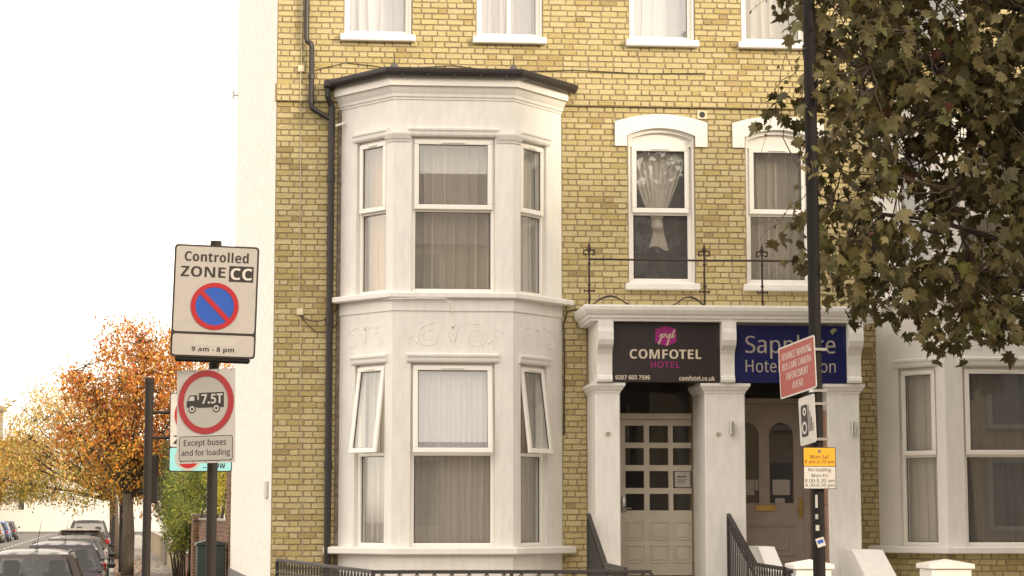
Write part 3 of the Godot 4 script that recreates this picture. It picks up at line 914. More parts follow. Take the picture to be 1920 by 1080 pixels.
func right_house() -> void:
	var h := thing("terrace_house", "yellow brick house behind the plane tree, with the arched pane door", "house", "terrace houses")
	var wins := [Rect2(5.235, 8.205, 0.873, 1.7), Rect2(7.4, 8.205, 0.88, 1.7), Rect2(5.268, 4.975, 0.881, 2.06)]
	var big := Rect2(7.07, 1.46, 2.68, 5.74)
	var door := Rect2(5.0, 1.2, 1.09, 3.1)
	var w := MB.new()
	pierced(w, 4.787, 13.5, 0, 12, -0.3, 0.0, wins + [big, door])
	w.box(Vector3(4.787, 7.31, -0.01), Vector3(13.5, 7.535, 0.04))
	put("wall", w, M.mortar, h)
	brickwork(-0.878, 11.5, 0.335, 11.9, facade_cuts(), PAL, Transform3D(), h, Rect2(4.8, 1.25, 2.4, 7.4), 300, Rect2(-0.9, 0, 0.85, 7.3), 0.0, [Vector3(7.31, 7.535, 0.041)], Vector2(4.785, 99))
	shell(h, 4.79, 13.5, false)
	bay_floors(h, 7.02)
	bay(h, 7.02, [0.0, 0.0, 0.0, 0.0, 0.0, 0.0], true, [
		["pale net in the narrow ground floor bay window beside the white pier", 5.0, 0.03, M.net_pale], ["dark grey curtain in the wide ground floor window at the right edge", 8.0, 0.04, M.net_dark], null, null, ["grey curtain in the upper bay window behind the plane leaves", 8.0, 0.04, M.net_grey], null])
	wall_window(h, 5.235, 6.108, 8.205, 9.905, 0.0, false)
	wall_window(h, 7.4, 8.28, 8.205, 9.905, 0.0, false)
	wall_window(h, 5.268, 6.149, 4.975, 7.035, 0.93, true)
	curtain("grey curtain in the top window behind the leaf tips", Transform3D(Basis(), Vector3(5.67, 8.22, -0.28)), 0.8, 1.6, 6, 0.035, M.net_grey, 71)
	curtain("grey curtain in the arched window half hidden by leaves", Transform3D(Basis(), Vector3(5.71, 5.0, -0.28)), 0.8, 1.8, 6, 0.04, M.net_grey, 72)
	var d := node("door", h)
	var z := -0.12
	var outline := PackedVector2Array([Vector2(5.0, 1.38), Vector2(6.0, 1.38), Vector2(6.0, 3.42), Vector2(5.0, 3.42)])
	var leaf := MB.new()
	var lights := []
	for xr in [[5.09, 5.427], [5.547, 5.885]]:
		var p := PackedVector2Array([Vector2(xr[0], 2.124), Vector2(xr[1], 2.124)])
		var r: float = (xr[1] - xr[0]) / 2
		for i in 13: p.append(Vector2((xr[0] + xr[1]) / 2 + r * cos(PI * i / 12.0), 3.196 - r + r * sin(PI * i / 12.0)))
		lights.append(p)
	leaf.box(Vector3(5.0, 1.38, z - 0.045), Vector3(6.0, 2.124, z))
	leaf.box(Vector3(5.0, 3.196, z - 0.045), Vector3(6.0, 3.42, z))
	for xr in [[5.0, 5.09], [5.427, 5.547], [5.885, 6.0]]: leaf.box(Vector3(xr[0], 2.124, z - 0.045), Vector3(xr[1], 3.196, z))
	for p in lights:
		for side in 2:
			var c := PackedVector2Array()
			for i in 7: c.append(p[2 + i + side * 6])
			c.append(Vector2(p[14].x if side else p[2].x, 3.196))
			if side == 0: c.append(Vector2(p[2].x, 3.196))
			leaf.prism(c, z - 0.044, z - 0.001)
	put("door_leaf", leaf, M.door_shaded, d)
	for p in lights:
		var g := MB.new()
		g.prism(p, z - 0.024, z - 0.02)
		put("arched_pane", g, M.glass, d)
		var tr := MB.new()
		var inner := PackedVector2Array()
		var mid := Vector2((p[0].x + p[1].x) / 2, 2.6)
		for q in p: inner.append(mid + (q - mid) * Vector2(0.93, 0.975))
		tr.ring(p, inner, z - 0.03, z + 0.008)
		put("beading", tr, M.door_shaded, d)
	var pn := MB.new()
	frame_bars(pn, 5.12, 5.88, 1.45, 1.86, 0.03, z - 0.004, z + 0.014)
	pn.bbox(Vector3(5.19, 1.52, z - 0.01), Vector3(5.81, 1.79, z + 0.01), 0.008)
	put("panel", pn, M.door_shaded, d)
	var lb := MB.new()
	lb.bbox(Vector3(5.36, 2.03, z), Vector3(5.63, 2.11, z + 0.014), 0.004)
	lb.bbox(Vector3(5.39, 2.045, z + 0.014), Vector3(5.60, 2.095, z + 0.02), 0.004)
	put("letter_box", lb, M.brass, d)
	var lk := MB.new()
	lk.bbox(Vector3(5.935, 1.95, z), Vector3(5.99, 2.2, z + 0.015), 0.004)
	lk.tube([Vector3(5.96, 2.05, z), Vector3(5.96, 2.05, z + 0.05), Vector3(5.88, 2.05, z + 0.05)], 0.011, 0.011, 8)
	put("handle", lk, M.brass, d)
	lettering(d, "35", M.letter_bronze, Vector3(5.487, 2.835, z + 0.004), 0.1, 0.085, false, true)
	for k in [[5.37, 5.43, 2.3, 2.44], [5.60, 5.83, 2.24, 2.44], [5.18, 5.36, 2.24, 2.44], [5.63, 5.76, 2.13, 2.2]]:
		var nt := MB.new()
		nt.bbox(Vector3(k[0], k[2], z - 0.018), Vector3(k[1], k[3], z - 0.015), 0.001)
		put("door_notice", nt, M.sign_grey, d)
	var fr := MB.new()
	fr.bbox(Vector3(6.0, 1.2, z - 0.06), Vector3(6.09, 4.3, z + 0.03))
	fr.bbox(Vector3(4.9, 1.2, z - 0.06), Vector3(4.998, 4.3, z + 0.03))
	fr.bbox(Vector3(4.998, 3.425, z - 0.06), Vector3(6.0, 3.5, z + 0.035))
	fr.bbox(Vector3(4.998, 1.2, z - 0.06), Vector3(6.0, 1.375, z + 0.06))
	put("door_frame", fr, M.door_shaded, d)
	var fan := MB.new()
	fan.quad(Vector3(4.998, 3.49, z - 0.02), Vector3(6.0, 3.49, z - 0.02), Vector3(6.0, 4.3, z - 0.02), Vector3(4.998, 4.3, z - 0.02))
	put("fanlight", fan, M.glass, d)
	rebase(h, Vector3(9, 0, 0))

# ---------------------------------------------------------------- porch
func porch() -> void:
	var p := thing("porch", "white double porch with square columns over the two front doors", "porch")
	for c in [[3.154, 3.46, 3.10, 3.515], [4.532, 5.04, 4.48, 5.09], [6.092, 6.502, 6.04, 6.56]]:
		var b := MB.new()
		b.bbox(Vector3(c[0], 0.0, 0.012), Vector3(c[1], 3.52, 0.9), 0.01)
		put("column", b, M.stucco, p)
		var path := [Vector2(c[0], 0.03), Vector2(c[0], 0.9), Vector2(c[1], 0.9), Vector2(c[1], 0.03)]
		var k := MB.new()
		k.sweep(path, [Vector2(-0.1, 3.5), Vector2(0.008, 3.5), Vector2(0.012, 3.525), Vector2(0.03, 3.54), Vector2(0.045, 3.57), Vector2(0.06, 3.585), Vector2(0.062, 3.622), Vector2(-0.1, 3.626)])
		put("capital", k, M.stucco, p)
		var u := MB.new()
		u.box(Vector3(c[0] + 0.02, 3.52, 0.03), Vector3(c[1] - 0.02, 4.40, 0.88))
		put("upper_block", u, M.stucco, p)
	for x in [[3.165, 3.355], [4.722, 4.9], [6.335, 6.515]]:
		var b := MB.new()
		b.xf = Transform3D(Basis(Vector3(0, 0, 1), Vector3(0, 1, 0), Vector3(-1, 0, 0)), Vector3(x[0], 0, 0))
		var q := PackedVector2Array()
		for e in [[0.87, 3.63], [1.0, 3.63], [1.01, 3.66], [1.0, 3.70], [0.975, 3.715], [0.97, 3.86], [0.985, 3.98], [1.02, 4.04], [1.06, 4.06], [1.10, 4.09], [1.125, 4.15], [1.125, 4.25], [1.115, 4.30], [1.115, 4.385], [0.87, 4.385]]: q.append(Vector2(e[0], e[1]))
		b.prism(q, -(x[1] - x[0]), 0.0)
		put("bracket", b, M.stucco, p)
	var path := [Vector2(3.09, 0.02), Vector2(3.09, 1.05), Vector2(6.64, 1.05), Vector2(6.64, 0.02)]
	var cn := MB.new()
	cn.sweep(path, [Vector2(-0.25, 4.386), Vector2(0.02, 4.386), Vector2(0.024, 4.41), Vector2(0.045, 4.425), Vector2(0.05, 4.455), Vector2(0.075, 4.475), Vector2(0.1, 4.52), Vector2(0.105, 4.56), Vector2(0.1, 4.582), Vector2(-0.25, 4.59)])
	put("cornice", cn, M.stucco, p)
	var rf := MB.new()
	rf.box(Vector3(3.2, 4.40, 0.02), Vector3(6.5, 4.575, 0.9))
	put("porch_roof", rf, M.stucco, p)
	var fl := MB.new()
	fl.box(Vector3(3.47, 0.0, 0.02), Vector3(6.08, 1.2, 1.0))
	put("porch_floor", fl, M.concrete, p)
	for i in 6:   # steps down to the pavement, before each door
		for x in [[3.2, 4.70], [5.06, 6.05]]:
			var s := MB.new()
			s.bbox(Vector3(x[0], 0.0, 1.0 + i * 0.28), Vector3(x[1], 1.02 - i * 0.17, 1.28 + i * 0.28), 0.01)
			put("step", s, M.concrete, p)
	var tiles := MB.new()
	for i in 7:
		tiles.bbox(Vector3(6.076, 1.21 + i * 0.3, 0.3), Vector3(6.09, 1.50 + i * 0.3, 0.86), 0.004)
	put("wall_tiles", tiles, M.tile_pink, p)
	rebase(p, Vector3(4.86, 0, 0.5))

	# fascia boards
	var a := thing("hotel_sign", "black fascia sign with a purple emblem, left of the porch", "sign")
	var b := MB.new()
	b.bbox(Vector3(3.356, 3.63, 0.93), Vector3(4.71, 4.41, 0.965), 0.003)
	put("board", b, M.board_black, a)
	var X = func(px: float) -> float: return 3.356 + (px - 1147) / 149.2
	var Y = func(py: float) -> float: return 4.414 - (py - 599) / 151.0
	var em := MB.new()
	var hex := PackedVector2Array()
	for q in [[1229, 617], [1248, 611], [1268, 616], [1268, 641], [1250, 649], [1228, 642]]: hex.append(Vector2(X.call(q[0]), Y.call(q[1])))
	em.prism(hex, 0.9655, 0.967)
	put("emblem", em, M.emblem, a)
	var scr := MB.new()
	var strokes := [[[1236, 632], [1240, 626], [1239, 634], [1234, 643], [1236, 645], [1239, 636], [1242, 627], [1245, 627], [1244, 632], [1240, 633], [1246, 630], [1248, 626], [1247, 625], [1250, 627], [1249, 632], [1251, 633], [1254, 628], [1256, 626], [1254, 634], [1250, 645], [1251, 647], [1254, 640], [1256, 629], [1259, 626], [1260, 629], [1257, 633], [1261, 630], [1265, 620], [1264, 618], [1261, 624], [1260, 631], [1262, 633], [1266, 628]]]
	for s in strokes:
		var cv := Curve3D.new()
		for i in s.size():
			var q := Vector3(X.call(s[i][0]), Y.call(s[i][1]), 0.968)
			var prev: Array = s[maxi(i - 1, 0)]
			var next: Array = s[mini(i + 1, s.size() - 1)]
			var tan := Vector3((next[0] - prev[0]) / 149.2, -(next[1] - prev[1]) / 151.0, 0) * 0.2
			cv.add_point(q, -tan, tan)
		scr.tube(Array(cv.tessellate(3, 6)), 0.0048, 0.0048, 5)
	put("script_lettering", scr, M.letter_cream, a, true)
	lettering(a, "COMFOTEL", M.letter_cream, Vector3(X.call(1247.5), Y.call(664), 0.966), 0.905, 0.118)
	lettering(a, "HOTEL", M.letter_purple, Vector3(X.call(1247), Y.call(684), 0.966), 0.37, 0.082)
	lettering(a, "0207 603 7596", M.letter_cream, Vector3(X.call(1185.5), Y.call(708.5), 0.966), 0.435, 0.056)
	lettering(a, "comfotel.co.uk", M.letter_cream, Vector3(X.call(1306.5), Y.call(709.5), 0.966), 0.45, 0.062)
	rebase(a, Vector3(4.03, 3.63, 0.95))
	var c := thing("hotel_sign", "dark blue fascia sign with thin bronze letters behind the lamp post", "sign")
	var e := MB.new()
	e.bbox(Vector3(4.91, 3.63, 0.93), Vector3(6.328, 4.352, 0.965), 0.003)
	put("board", e, M.board_blue, c)
	lettering(c, "Sapphire", M.letter_bronze, Vector3(5.617, 4.085, 0.966), 1.15, 0.30, false)
	lettering(c, "Hotel London", M.letter_bronze, Vector3(5.617, 3.845, 0.966), 1.15, 0.165, false)
	rebase(c, Vector3(5.62, 3.63, 0.95))
	# wall lamps (unlit) and hooks
	for k in [["steel cylinder wall light on the middle porch column", 4.862], ["steel cylinder wall light on the right porch column", 6.406]]:
		var l := thing("wall_light", k[0], "wall light", "wall lights on the porch")
		var q := MB.new()
		q.lathe([Vector2(0.0, 3.15), Vector2(0.03, 3.15), Vector2(0.033, 3.145), Vector2(0.033, 2.985), Vector2(0.03, 2.98), Vector2(0.0, 2.98)], Vector3(k[1], 0, 0.945), 16)
		put("cylinder", q, M.steel, l, false)
		var m := MB.new()
		m.bbox(Vector3(k[1] - 0.02, 3.03, 0.9), Vector3(k[1] + 0.02, 3.1, 0.915), 0.003)
		put("mount", m, M.steel, l)
		rebase(l, Vector3(k[1], 2.98, 0.92))
	for k in [["coiled wire end on the left porch column", 3.308], ["coiled wire end on the middle porch column's left face", 4.699]]:
		var q := MB.new()
		q.tube(spiral(0, 0, 0.035, 0.0, 1.0), 0.005, 0.004, 5)
		var o := put("wire_coil", q, M.cable_pale, self, true)
		o.position = Vector3(k[1], 2.98, 0.905)
		tag(o, k[0], "wire", "wire ends on the porch columns")
	var nt := thing("door_notice", "white paper notice with a black arrow on the many paned door", "notice")
	var nb := MB.new()
	nb.bbox(Vector3(4.31, 2.34, -0.118), Vector3(4.515, 2.54, -0.114), 0.001)
	put("paper", nb, M.sign_white, nt)
	var ar := MB.new()
	ar.prism(PackedVector2Array([Vector2(4.34, 2.475), Vector2(4.37, 2.49), Vector2(4.37, 2.482), Vector2(4.46, 2.482), Vector2(4.46, 2.468), Vector2(4.37, 2.468), Vector2(4.37, 2.46)]), -0.1135, -0.1125)
	for i in 4: ar.box(Vector3(4.335 + 0.01 * (i % 2), 2.44 - i * 0.014, -0.1135), Vector3(4.47 - 0.012 * i, 2.444 - i * 0.014, -0.1128))
	put("arrow", ar, M.sign_black, nt)
	rebase(nt, Vector3(4.41, 2.34, -0.116))

func porch_railing() -> void:
	var r := thing("iron_railing", "rusty iron rail with fleur finials standing on the porch roof", "railing")
	var bar := MB.new()
	bar.tube([Vector3(3.07, 5.175, 0.92), Vector3(4.5, 5.172, 0.92), Vector3(5.3, 5.178, 0.92), Vector3(6.66, 5.176, 0.92)], 0.013, 0.013, 8)
	put("top_rail", bar, M.rust, r, true)
	for x in [3.078, 4.54, 5.278, 6.64]:
		var b := MB.new()
		b.tube([Vector3(x, 4.585, 0.92), Vector3(x, 5.24, 0.92)], 0.013, 0.011, 8)
		for y in [4.66, 4.85, 5.12]: b.lathe([Vector2(0.012, y - 0.014), Vector2(0.022, y - 0.006), Vector2(0.022, y + 0.006), Vector2(0.012, y + 0.014)], Vector3(x, 0, 0.92), 8)
		put("post", b, M.rust, r)
		var f := MB.new()
		f.lathe([Vector2(0.012, 5.22), Vector2(0.02, 5.25), Vector2(0.012, 5.27), Vector2(0.026, 5.315), Vector2(0.014, 5.35), Vector2(0.0, 5.405)], Vector3(x, 0, 0.92), 8)
		for m in [-1.0, 1.0]:
			f.tube([Vector3(x, 5.275, 0.92), Vector3(x + m * 0.04, 5.295, 0.92), Vector3(x + m * 0.068, 5.275, 0.92), Vector3(x + m * 0.07, 5.24, 0.92), Vector3(x + m * 0.045, 5.228, 0.92), Vector3(x + m * 0.03, 5.245, 0.92)], 0.012, 0.009, 6)
			f.tube([Vector3(x + m * 0.062, 5.28, 0.92), Vector3(x + m * 0.075, 5.305, 0.92)], 0.008, 0.003, 5)
			f.tube([Vector3(x + m * 0.066, 5.25, 0.92), Vector3(x + m * 0.08, 5.22, 0.92)], 0.008, 0.003, 5)
			f.tube([Vector3(x, 4.80, 0.92), Vector3(x + m * 0.025, 4.775, 0.92), Vector3(x, 4.75, 0.92)], 0.009, 0.009, 6)
			f.tube([Vector3(x + m * 0.025, 4.775, 0.92), Vector3(x + m * 0.06, 4.775, 0.92)], 0.009, 0.012, 6)
			f.lathe([Vector2(0.0, 4.8), Vector2(0.014, 4.775), Vector2(0.0, 4.75)], Vector3(x + m * 0.062, 0, 0.92), 6)
		put("finial", f, M.rust, r)
	rebase(r, Vector3(4.86, 4.59, 0.92))
	var cb := MB.new()
	for k in 2:
		var p := []
		for i in 24:
			var t := i / 23.0
			p.append(Vector3(3.12 + t * 1.45, 4.605 + (0.13 - k * 0.02) * maxf(0, sin(minf(t * 3.0, 1.0) * PI)) + 0.12 * maxf(0, sin((t - 0.72) / 0.28 * PI)) * float(t > 0.72), 0.75 + k * 0.06))
		cb.tube(p, 0.008, 0.008, 6)
	tag(put("black_cable", cb, M.cable, self, true), "black cable looping along the top of the porch cornice", "cable")
	var c2 := MB.new()
	c2.tube([Vector3(3.1, 4.62, 0.3), Vector3(2.98, 4.62, 0.05), Vector3(2.9, 4.6, 0.03), Vector3(2.85, 4.45, 0.03), Vector3(2.86, 4.0, 0.03), Vector3(2.85, 3.0, 0.03)], 0.009, 0.009, 6)
	tag(put("black_cable", c2, M.cable, self, true), "black cable dropping between the bay and the porch", "cable")
# ---------------------------------------------------------------- railings, stair walls and piers at the front
func fence_run(r: Node3D, a: Vector3, b: Vector3, foot: float, every: float) -> void:   # top rail, scroll band and bars between two points
	var d := (b - a).normalized()
	var len := a.distance_to(b)
	var rail := MB.new()
	rail.xf = Transform3D(Basis(d, Vector3.UP, d.cross(Vector3.UP).normalized()), a)
	rail.bbox(Vector3(0, -0.02, -0.022), Vector3(len, 0.02, 0.022), 0.005)
	rail.bbox(Vector3(0, -0.16, -0.012), Vector3(len, -0.135, 0.012), 0.004)
	put("rail", rail, M.iron, r)
	var n := int(len / every)
	for i in n + 1:
		var p := a.lerp(b, (i + 0.5) / (n + 1))
		var bar := MB.new()
		bar.tube([Vector3(p.x, foot, p.z), p + Vector3(0, -0.02, 0)], 0.009, 0.009, 6)
		put("bar", bar, M.iron, r)
		var sc := MB.new()
		sc.xf = Transform3D(Basis(d, Vector3.UP, d.cross(Vector3.UP).normalized()), p + Vector3(0, -0.078, 0))
		var c := []
		for k in 13: c.append(Vector3(cos(TAU * k / 12.0) * 0.03, sin(TAU * k / 12.0) * 0.055, 0))
		sc.tube(c, 0.006, 0.006, 5)
		put("scroll", sc, M.iron, r, true)

func front_railings() -> void:
	var r := thing("iron_railing", "black iron front railing with ring scrolls below the left bay", "railing", "black iron front railings")
	fence_run(r, Vector3(-0.79, 1.42, 0.12), Vector3(0.36, 1.372, 3.78), 0.1, 0.12)
	fence_run(r, Vector3(0.36, 1.372, 3.78), Vector3(3.37, 1.374, 4.0), 0.1, 0.2)
	for p in [Vector3(0.36, 0, 3.78), Vector3(3.37, 0, 4.0), Vector3(-0.79, 0, 0.12), Vector3(1.85, 0, 3.9)]:
		var b := MB.new()
		b.bbox(p + Vector3(-0.02, 0, -0.02), p + Vector3(0.02, 1.36 if p.z > 1 else 1.4, 0.02), 0.004)
		put("post", b, M.iron, r)
	rebase(r, Vector3(1.3, 0, 3.5))
	for k in [[3.05, "black iron stair railing beside the left porch column"], [4.80, "black iron stair railing beside the middle porch column"]]:
		var h := thing("stair_railing", k[1], "railing", "black iron stair railings")
		var x: float = k[0]
		fence_run(h, Vector3(x, 1.985, 1.0), Vector3(x, 1.42, 2.6), 0.3, 0.13)
		fence_run(h, Vector3(x, 1.415, 2.62), Vector3(x + 0.04, 1.40, 3.95), 0.1, 0.13)
		var b := MB.new()
		b.bbox(Vector3(x - 0.022, 0.9, 0.955), Vector3(x + 0.022, 2.0, 1.0), 0.004)
		b.bbox(Vector3(x + 0.018, 0.0, 3.93), Vector3(x + 0.062, 1.42, 3.975), 0.004)
		put("post", b, M.iron, h)
		rebase(h, Vector3(x, 0, 2.4))
	var f := thing("iron_railing", "short black iron railing between the middle stair railing and the white pier", "railing", "black iron front railings")
	fence_run(f, Vector3(4.82, 1.372, 4.1), Vector3(4.9, 1.372, 4.12), 0.1, 0.1)
	rebase(f, Vector3(4.85, 0, 4.1))
	for k in [[4.885, 5.335, "white capped pier partly behind the black lamp post"], [6.37, 6.88, "white capped pier in front of the right bay's brick base"]]:
		var p := thing("gate_pier", k[2], "pier", "white gate piers")
		var x: float = (k[0] + k[1]) / 2
		var w: float = (k[1] - k[0]) / 2
		var b := MB.new()
		b.bbox(Vector3(x - w + 0.03, 0, 4.0 - w + 0.03), Vector3(x + w - 0.03, 1.40, 4.0 + w - 0.03), 0.01)
		put("shaft", b, M.stucco, p)
		var c := MB.new()
		c.bbox(Vector3(x - w, 1.40, 4.0 - w), Vector3(x + w, 1.455, 4.0 + w), 0.008)
		var q := [Vector3(x - w + 0.005, 1.455, 4 - w + 0.005), Vector3(x + w - 0.005, 1.455, 4 - w + 0.005), Vector3(x + w - 0.005, 1.455, 4 + w - 0.005), Vector3(x - w + 0.005, 1.455, 4 + w - 0.005)]
		for i in 4: c.tri(q[(i + 1) % 4], q[i], Vector3(x, 1.505, 4.0))
		put("cap", c, M.stucco, p)
		rebase(p, Vector3(x, 0, 4))
	for k in [[5.06, 5.26, 1.60, "low white sloping stair wall behind the middle stair railing"], [6.22, 6.60, 1.56, "white sloping stair wall in front of the right porch column"]]:
		var b := MB.new()
		b.xf = Transform3D(Basis(Vector3(0, 0, 1), Vector3(0, 1, 0), Vector3(-1, 0, 0)), Vector3(k[0], 0, 0))
		b.prism(PackedVector2Array([Vector2(0.92, 0), Vector2(3.6, 0), Vector2(3.6, 0.55), Vector2(1.5, k[2]), Vector2(0.92, k[2])]), -(k[1] - k[0]), 0.0)
		tag(put("stair_wall", b, M.stucco, self), k[3], "wall", "white stair walls")

# ---------------------------------------------------------------- posts and traffic signs
func plate(parent: Node, w: float, h: float, r: float, at: Vector3, m: Material, called := "plate", thick := 0.004) -> void:
	var b := MB.new()
	b.xf.origin = at
	b.prism(rrect(w, h, r), 0, thick)
	put(called, b, m, parent)

func disc(parent: Node, c: Vector3, r: float, m: Material, called: String, thick := 0.002) -> void:
	var b := MB.new()
	b.prism(circle(c.x, c.y, r), c.z, c.z + thick)
	put(called, b, m, parent)

func hoop(parent: Node, c: Vector3, r0: float, r1: float, m: Material, called: String) -> void:
	var b := MB.new()
	b.ring(circle(c.x, c.y, r0), circle(c.x, c.y, r1), c.z, c.z + 0.002)
	put(called, b, m, parent)

func post(called: String, label: String, at: Vector3, h: float, r: float, m: Material, lean := 0.0) -> Node3D:
	var p := thing(called, label, "post")
	var b := MB.new()
	b.tube([Vector3(0, 0, 0), Vector3(lean, h, 0)], r, r, 16)
	put("pole", b, m, p, false)
	var c := MB.new()
	c.lathe([Vector2(0.0, h + 0.02), Vector2(r, h + 0.018), Vector2(r + 0.004, h + 0.008), Vector2(r + 0.004, h - 0.04), Vector2(r, h - 0.045)], Vector3(lean, 0, 0), 16)
	put("cap", c, m, p)
	p.position = at
	return p

func traffic_signs() -> void:
	post("sign_post", "brown grey post carrying the parking zone and lorry signs", Vector3(-0.907, 0, 11.5), 3.92, 0.037, M.post)
	# parking zone sign
	var z := thing("zone_sign", "large parking zone sign with a blue no waiting roundel", "sign", "traffic signs")
	plate(z, 0.588, 0.79, 0.025, Vector3(0, 0, 0), M.sign_black, "border", 0.02)
	plate(z, 0.562, 0.60, 0.018, Vector3(0, 0.082, 0.0205), M.sign_zone, "upper_panel", 0.003)
	plate(z, 0.562, 0.146, 0.018, Vector3(0, -0.309, 0.0205), M.sign_zone, "lower_panel", 0.003)
	var lip := MB.new()
	lip.bbox(Vector3(-0.26, -0.425, -0.07), Vector3(0.26, -0.39, 0.015), 0.01)
	put("lower_lip", lip, M.post_black, z)
	lettering(z, "Controlled", M.sign_black, Vector3(-0.0, 0.312, 0.0235), 0.445, 0.073)
	lettering(z, "ZONE", M.sign_black, Vector3(-0.09, 0.205, 0.0235), 0.31, 0.075)
	plate(z, 0.17, 0.112, 0.003, Vector3(0.175, 0.198, 0.0236), M.sign_black, "zone_patch", 0.001)
	lettering(z, "CC", M.sign_white, Vector3(0.176, 0.198, 0.0248), 0.15, 0.083)
	disc(z, Vector3(0, -0.035, 0.0236), 0.15, M.sign_blue, "roundel")
	hoop(z, Vector3(0, -0.035, 0.0262), 0.166, 0.134, M.sign_red, "red_ring")
	var bar := MB.new()
	bar.xf = Transform3D(Basis(Vector3.BACK, deg_to_rad(-45)), Vector3(0, -0.035, 0.0258))
	bar.box(Vector3(-0.15, -0.017, 0), Vector3(0.15, 0.017, 0.002))
	put("red_bar", bar, M.sign_red, z)
	plate(z, 0.30, 0.062, 0.002, Vector3(0.01, -0.283, 0.0236), M.sign_grey, "blanking_strip", 0.001)
	lettering(z, "9 am - 8 pm", M.sign_black, Vector3(0.0, -0.343, 0.0236), 0.295, 0.044)
	place(z, Vector3(-0.893, 3.477, 11.74), 4.0, -1.5)
	# lorry sign
	var t := thing("lorry_sign", "square lorry weight limit sign with a red ring, below the zone sign", "sign", "traffic signs")
	plate(t, 0.47, 0.655, 0.008, Vector3(0, 0, 0), M.sign_white)
	disc(t, Vector3(0, 0.098, 0.0044), 0.212, M.sign_grey, "face", 0.001)
	hoop(t, Vector3(0, 0.098, 0.0056), 0.224, 0.18, M.sign_red, "red_ring")
	var l := MB.new()
	l.xf.origin = Vector3(-0.01, 0.105, 0.0056)
	l.prism(PackedVector2Array([Vector2(-0.06, -0.045), Vector2(0.155, -0.045), Vector2(0.155, 0.06), Vector2(-0.045, 0.06), Vector2(-0.045, 0.01), Vector2(-0.06, 0.01)]), 0, 0.001)
	l.prism(PackedVector2Array([Vector2(-0.145, -0.04), Vector2(-0.06, -0.04), Vector2(-0.06, 0.045), Vector2(-0.12, 0.045), Vector2(-0.135, 0.01), Vector2(-0.145, 0.0)]), 0, 0.001)
	for x in [-0.1, 0.095]: l.prism(circle(x, -0.052, 0.029, 24), 0.0, 0.0016)
	put("lorry_symbol", l, M.sign_black, t)
	var lw := MB.new()
	lw.xf.origin = Vector3(-0.01, 0.105, 0.0074)
	for x in [-0.1, 0.095]: lw.ring(circle(x, -0.052, 0.021, 24), circle(x, -0.052, 0.011, 24), 0, 0.001)
	lw.prism(PackedVector2Array([Vector2(-0.128, 0.006), Vector2(-0.082, 0.006), Vector2(-0.082, 0.036), Vector2(-0.116, 0.036)]), -0.0005, 0.0005)
	put("lorry_details", lw, M.sign_white, t)
	lettering(t, "7.5T", M.sign_white, Vector3(0.05, 0.12, 0.0068), 0.17, 0.068)
	plate(t, 0.43, 0.175, 0.018, Vector3(0, -0.225, 0.0042), M.sign_black, "panel_border", 0.001)
	plate(t, 0.42, 0.165, 0.015, Vector3(0, -0.225, 0.0054), M.sign_grey, "panel", 0.001)
	lettering(t, "Except buses", M.sign_black, Vector3(-0.005, -0.188, 0.0066), 0.34, 0.058, false)
	lettering(t, "and for loading", M.sign_black, Vector3(0, -0.258, 0.0066), 0.39, 0.055, false)
	for x in [-0.2, -0.1, 0.0, 0.1, 0.2]:
		for y in [-0.318, 0.316]:
			var sc := MB.new()
			sc.prism(circle(x, y, 0.004, 8), 0.004, 0.006)
			put("rivet", sc, M.sign_back, t)
	place(t, Vector3(-0.945, 2.678, 11.67), -27.0, 1.0)
	# post behind with the half hidden signs
	var p2 := post("sign_post", "dark post with two side arms behind the lorry sign", Vector3(-1.9, 0, 5.7), 3.32, 0.042, M.post)
	for y in [2.995, 2.745]:
		var arm := MB.new()
		arm.tube([Vector3(0.02, y, 0), Vector3(0.28, y, 0)], 0.016, 0.016, 8)
		put("arm", arm, M.post, p2)
	var bx := MB.new()
	bx.bbox(Vector3(-0.045, 2.1, -0.12), Vector3(0.095, 2.58, -0.06), 0.01)
	put("plate_back", bx, M.post, p2)
	var e := thing("zone_sign", "sign with red roundel and pale blue panel, half hidden by the lorry sign", "sign", "traffic signs")
	plate(e, 0.62, 0.78, 0.025, Vector3.ZERO, M.sign_black, "border", 0.012)
	plate(e, 0.60, 0.525, 0.02, Vector3(0, 0.1175, 0.0124), M.sign_white, "upper_panel", 0.002)
	plate(e, 0.60, 0.225, 0.02, Vector3(0, -0.2675, 0.0124), M.sign_cyan, "lower_panel", 0.002)
	disc(e, Vector3(-0.03, 0.17, 0.0146), 0.23, M.sign_red, "roundel")
	lettering(e, "Z", M.sign_black, Vector3(-0.23, -0.075, 0.0146), 0.07, 0.085)
	lettering(e, "NOW", M.sign_black, Vector3(0.17, -0.33, 0.0146), 0.15, 0.05)
	disc(e, Vector3(-0.12, -0.25, 0.0146), 0.13, M.sign_grey, "sticker_rim", 0.001)
	disc(e, Vector3(-0.12, -0.245, 0.0158), 0.11, M.sign_red, "sticker")
	for x in [0.03, 0.05, 0.07]: disc(e, Vector3(x, -0.348, 0.0146), 0.006, M.sign_black, "dot")
	place(e, Vector3(-1.385, 2.80, 5.73), 0.0, 0.0)

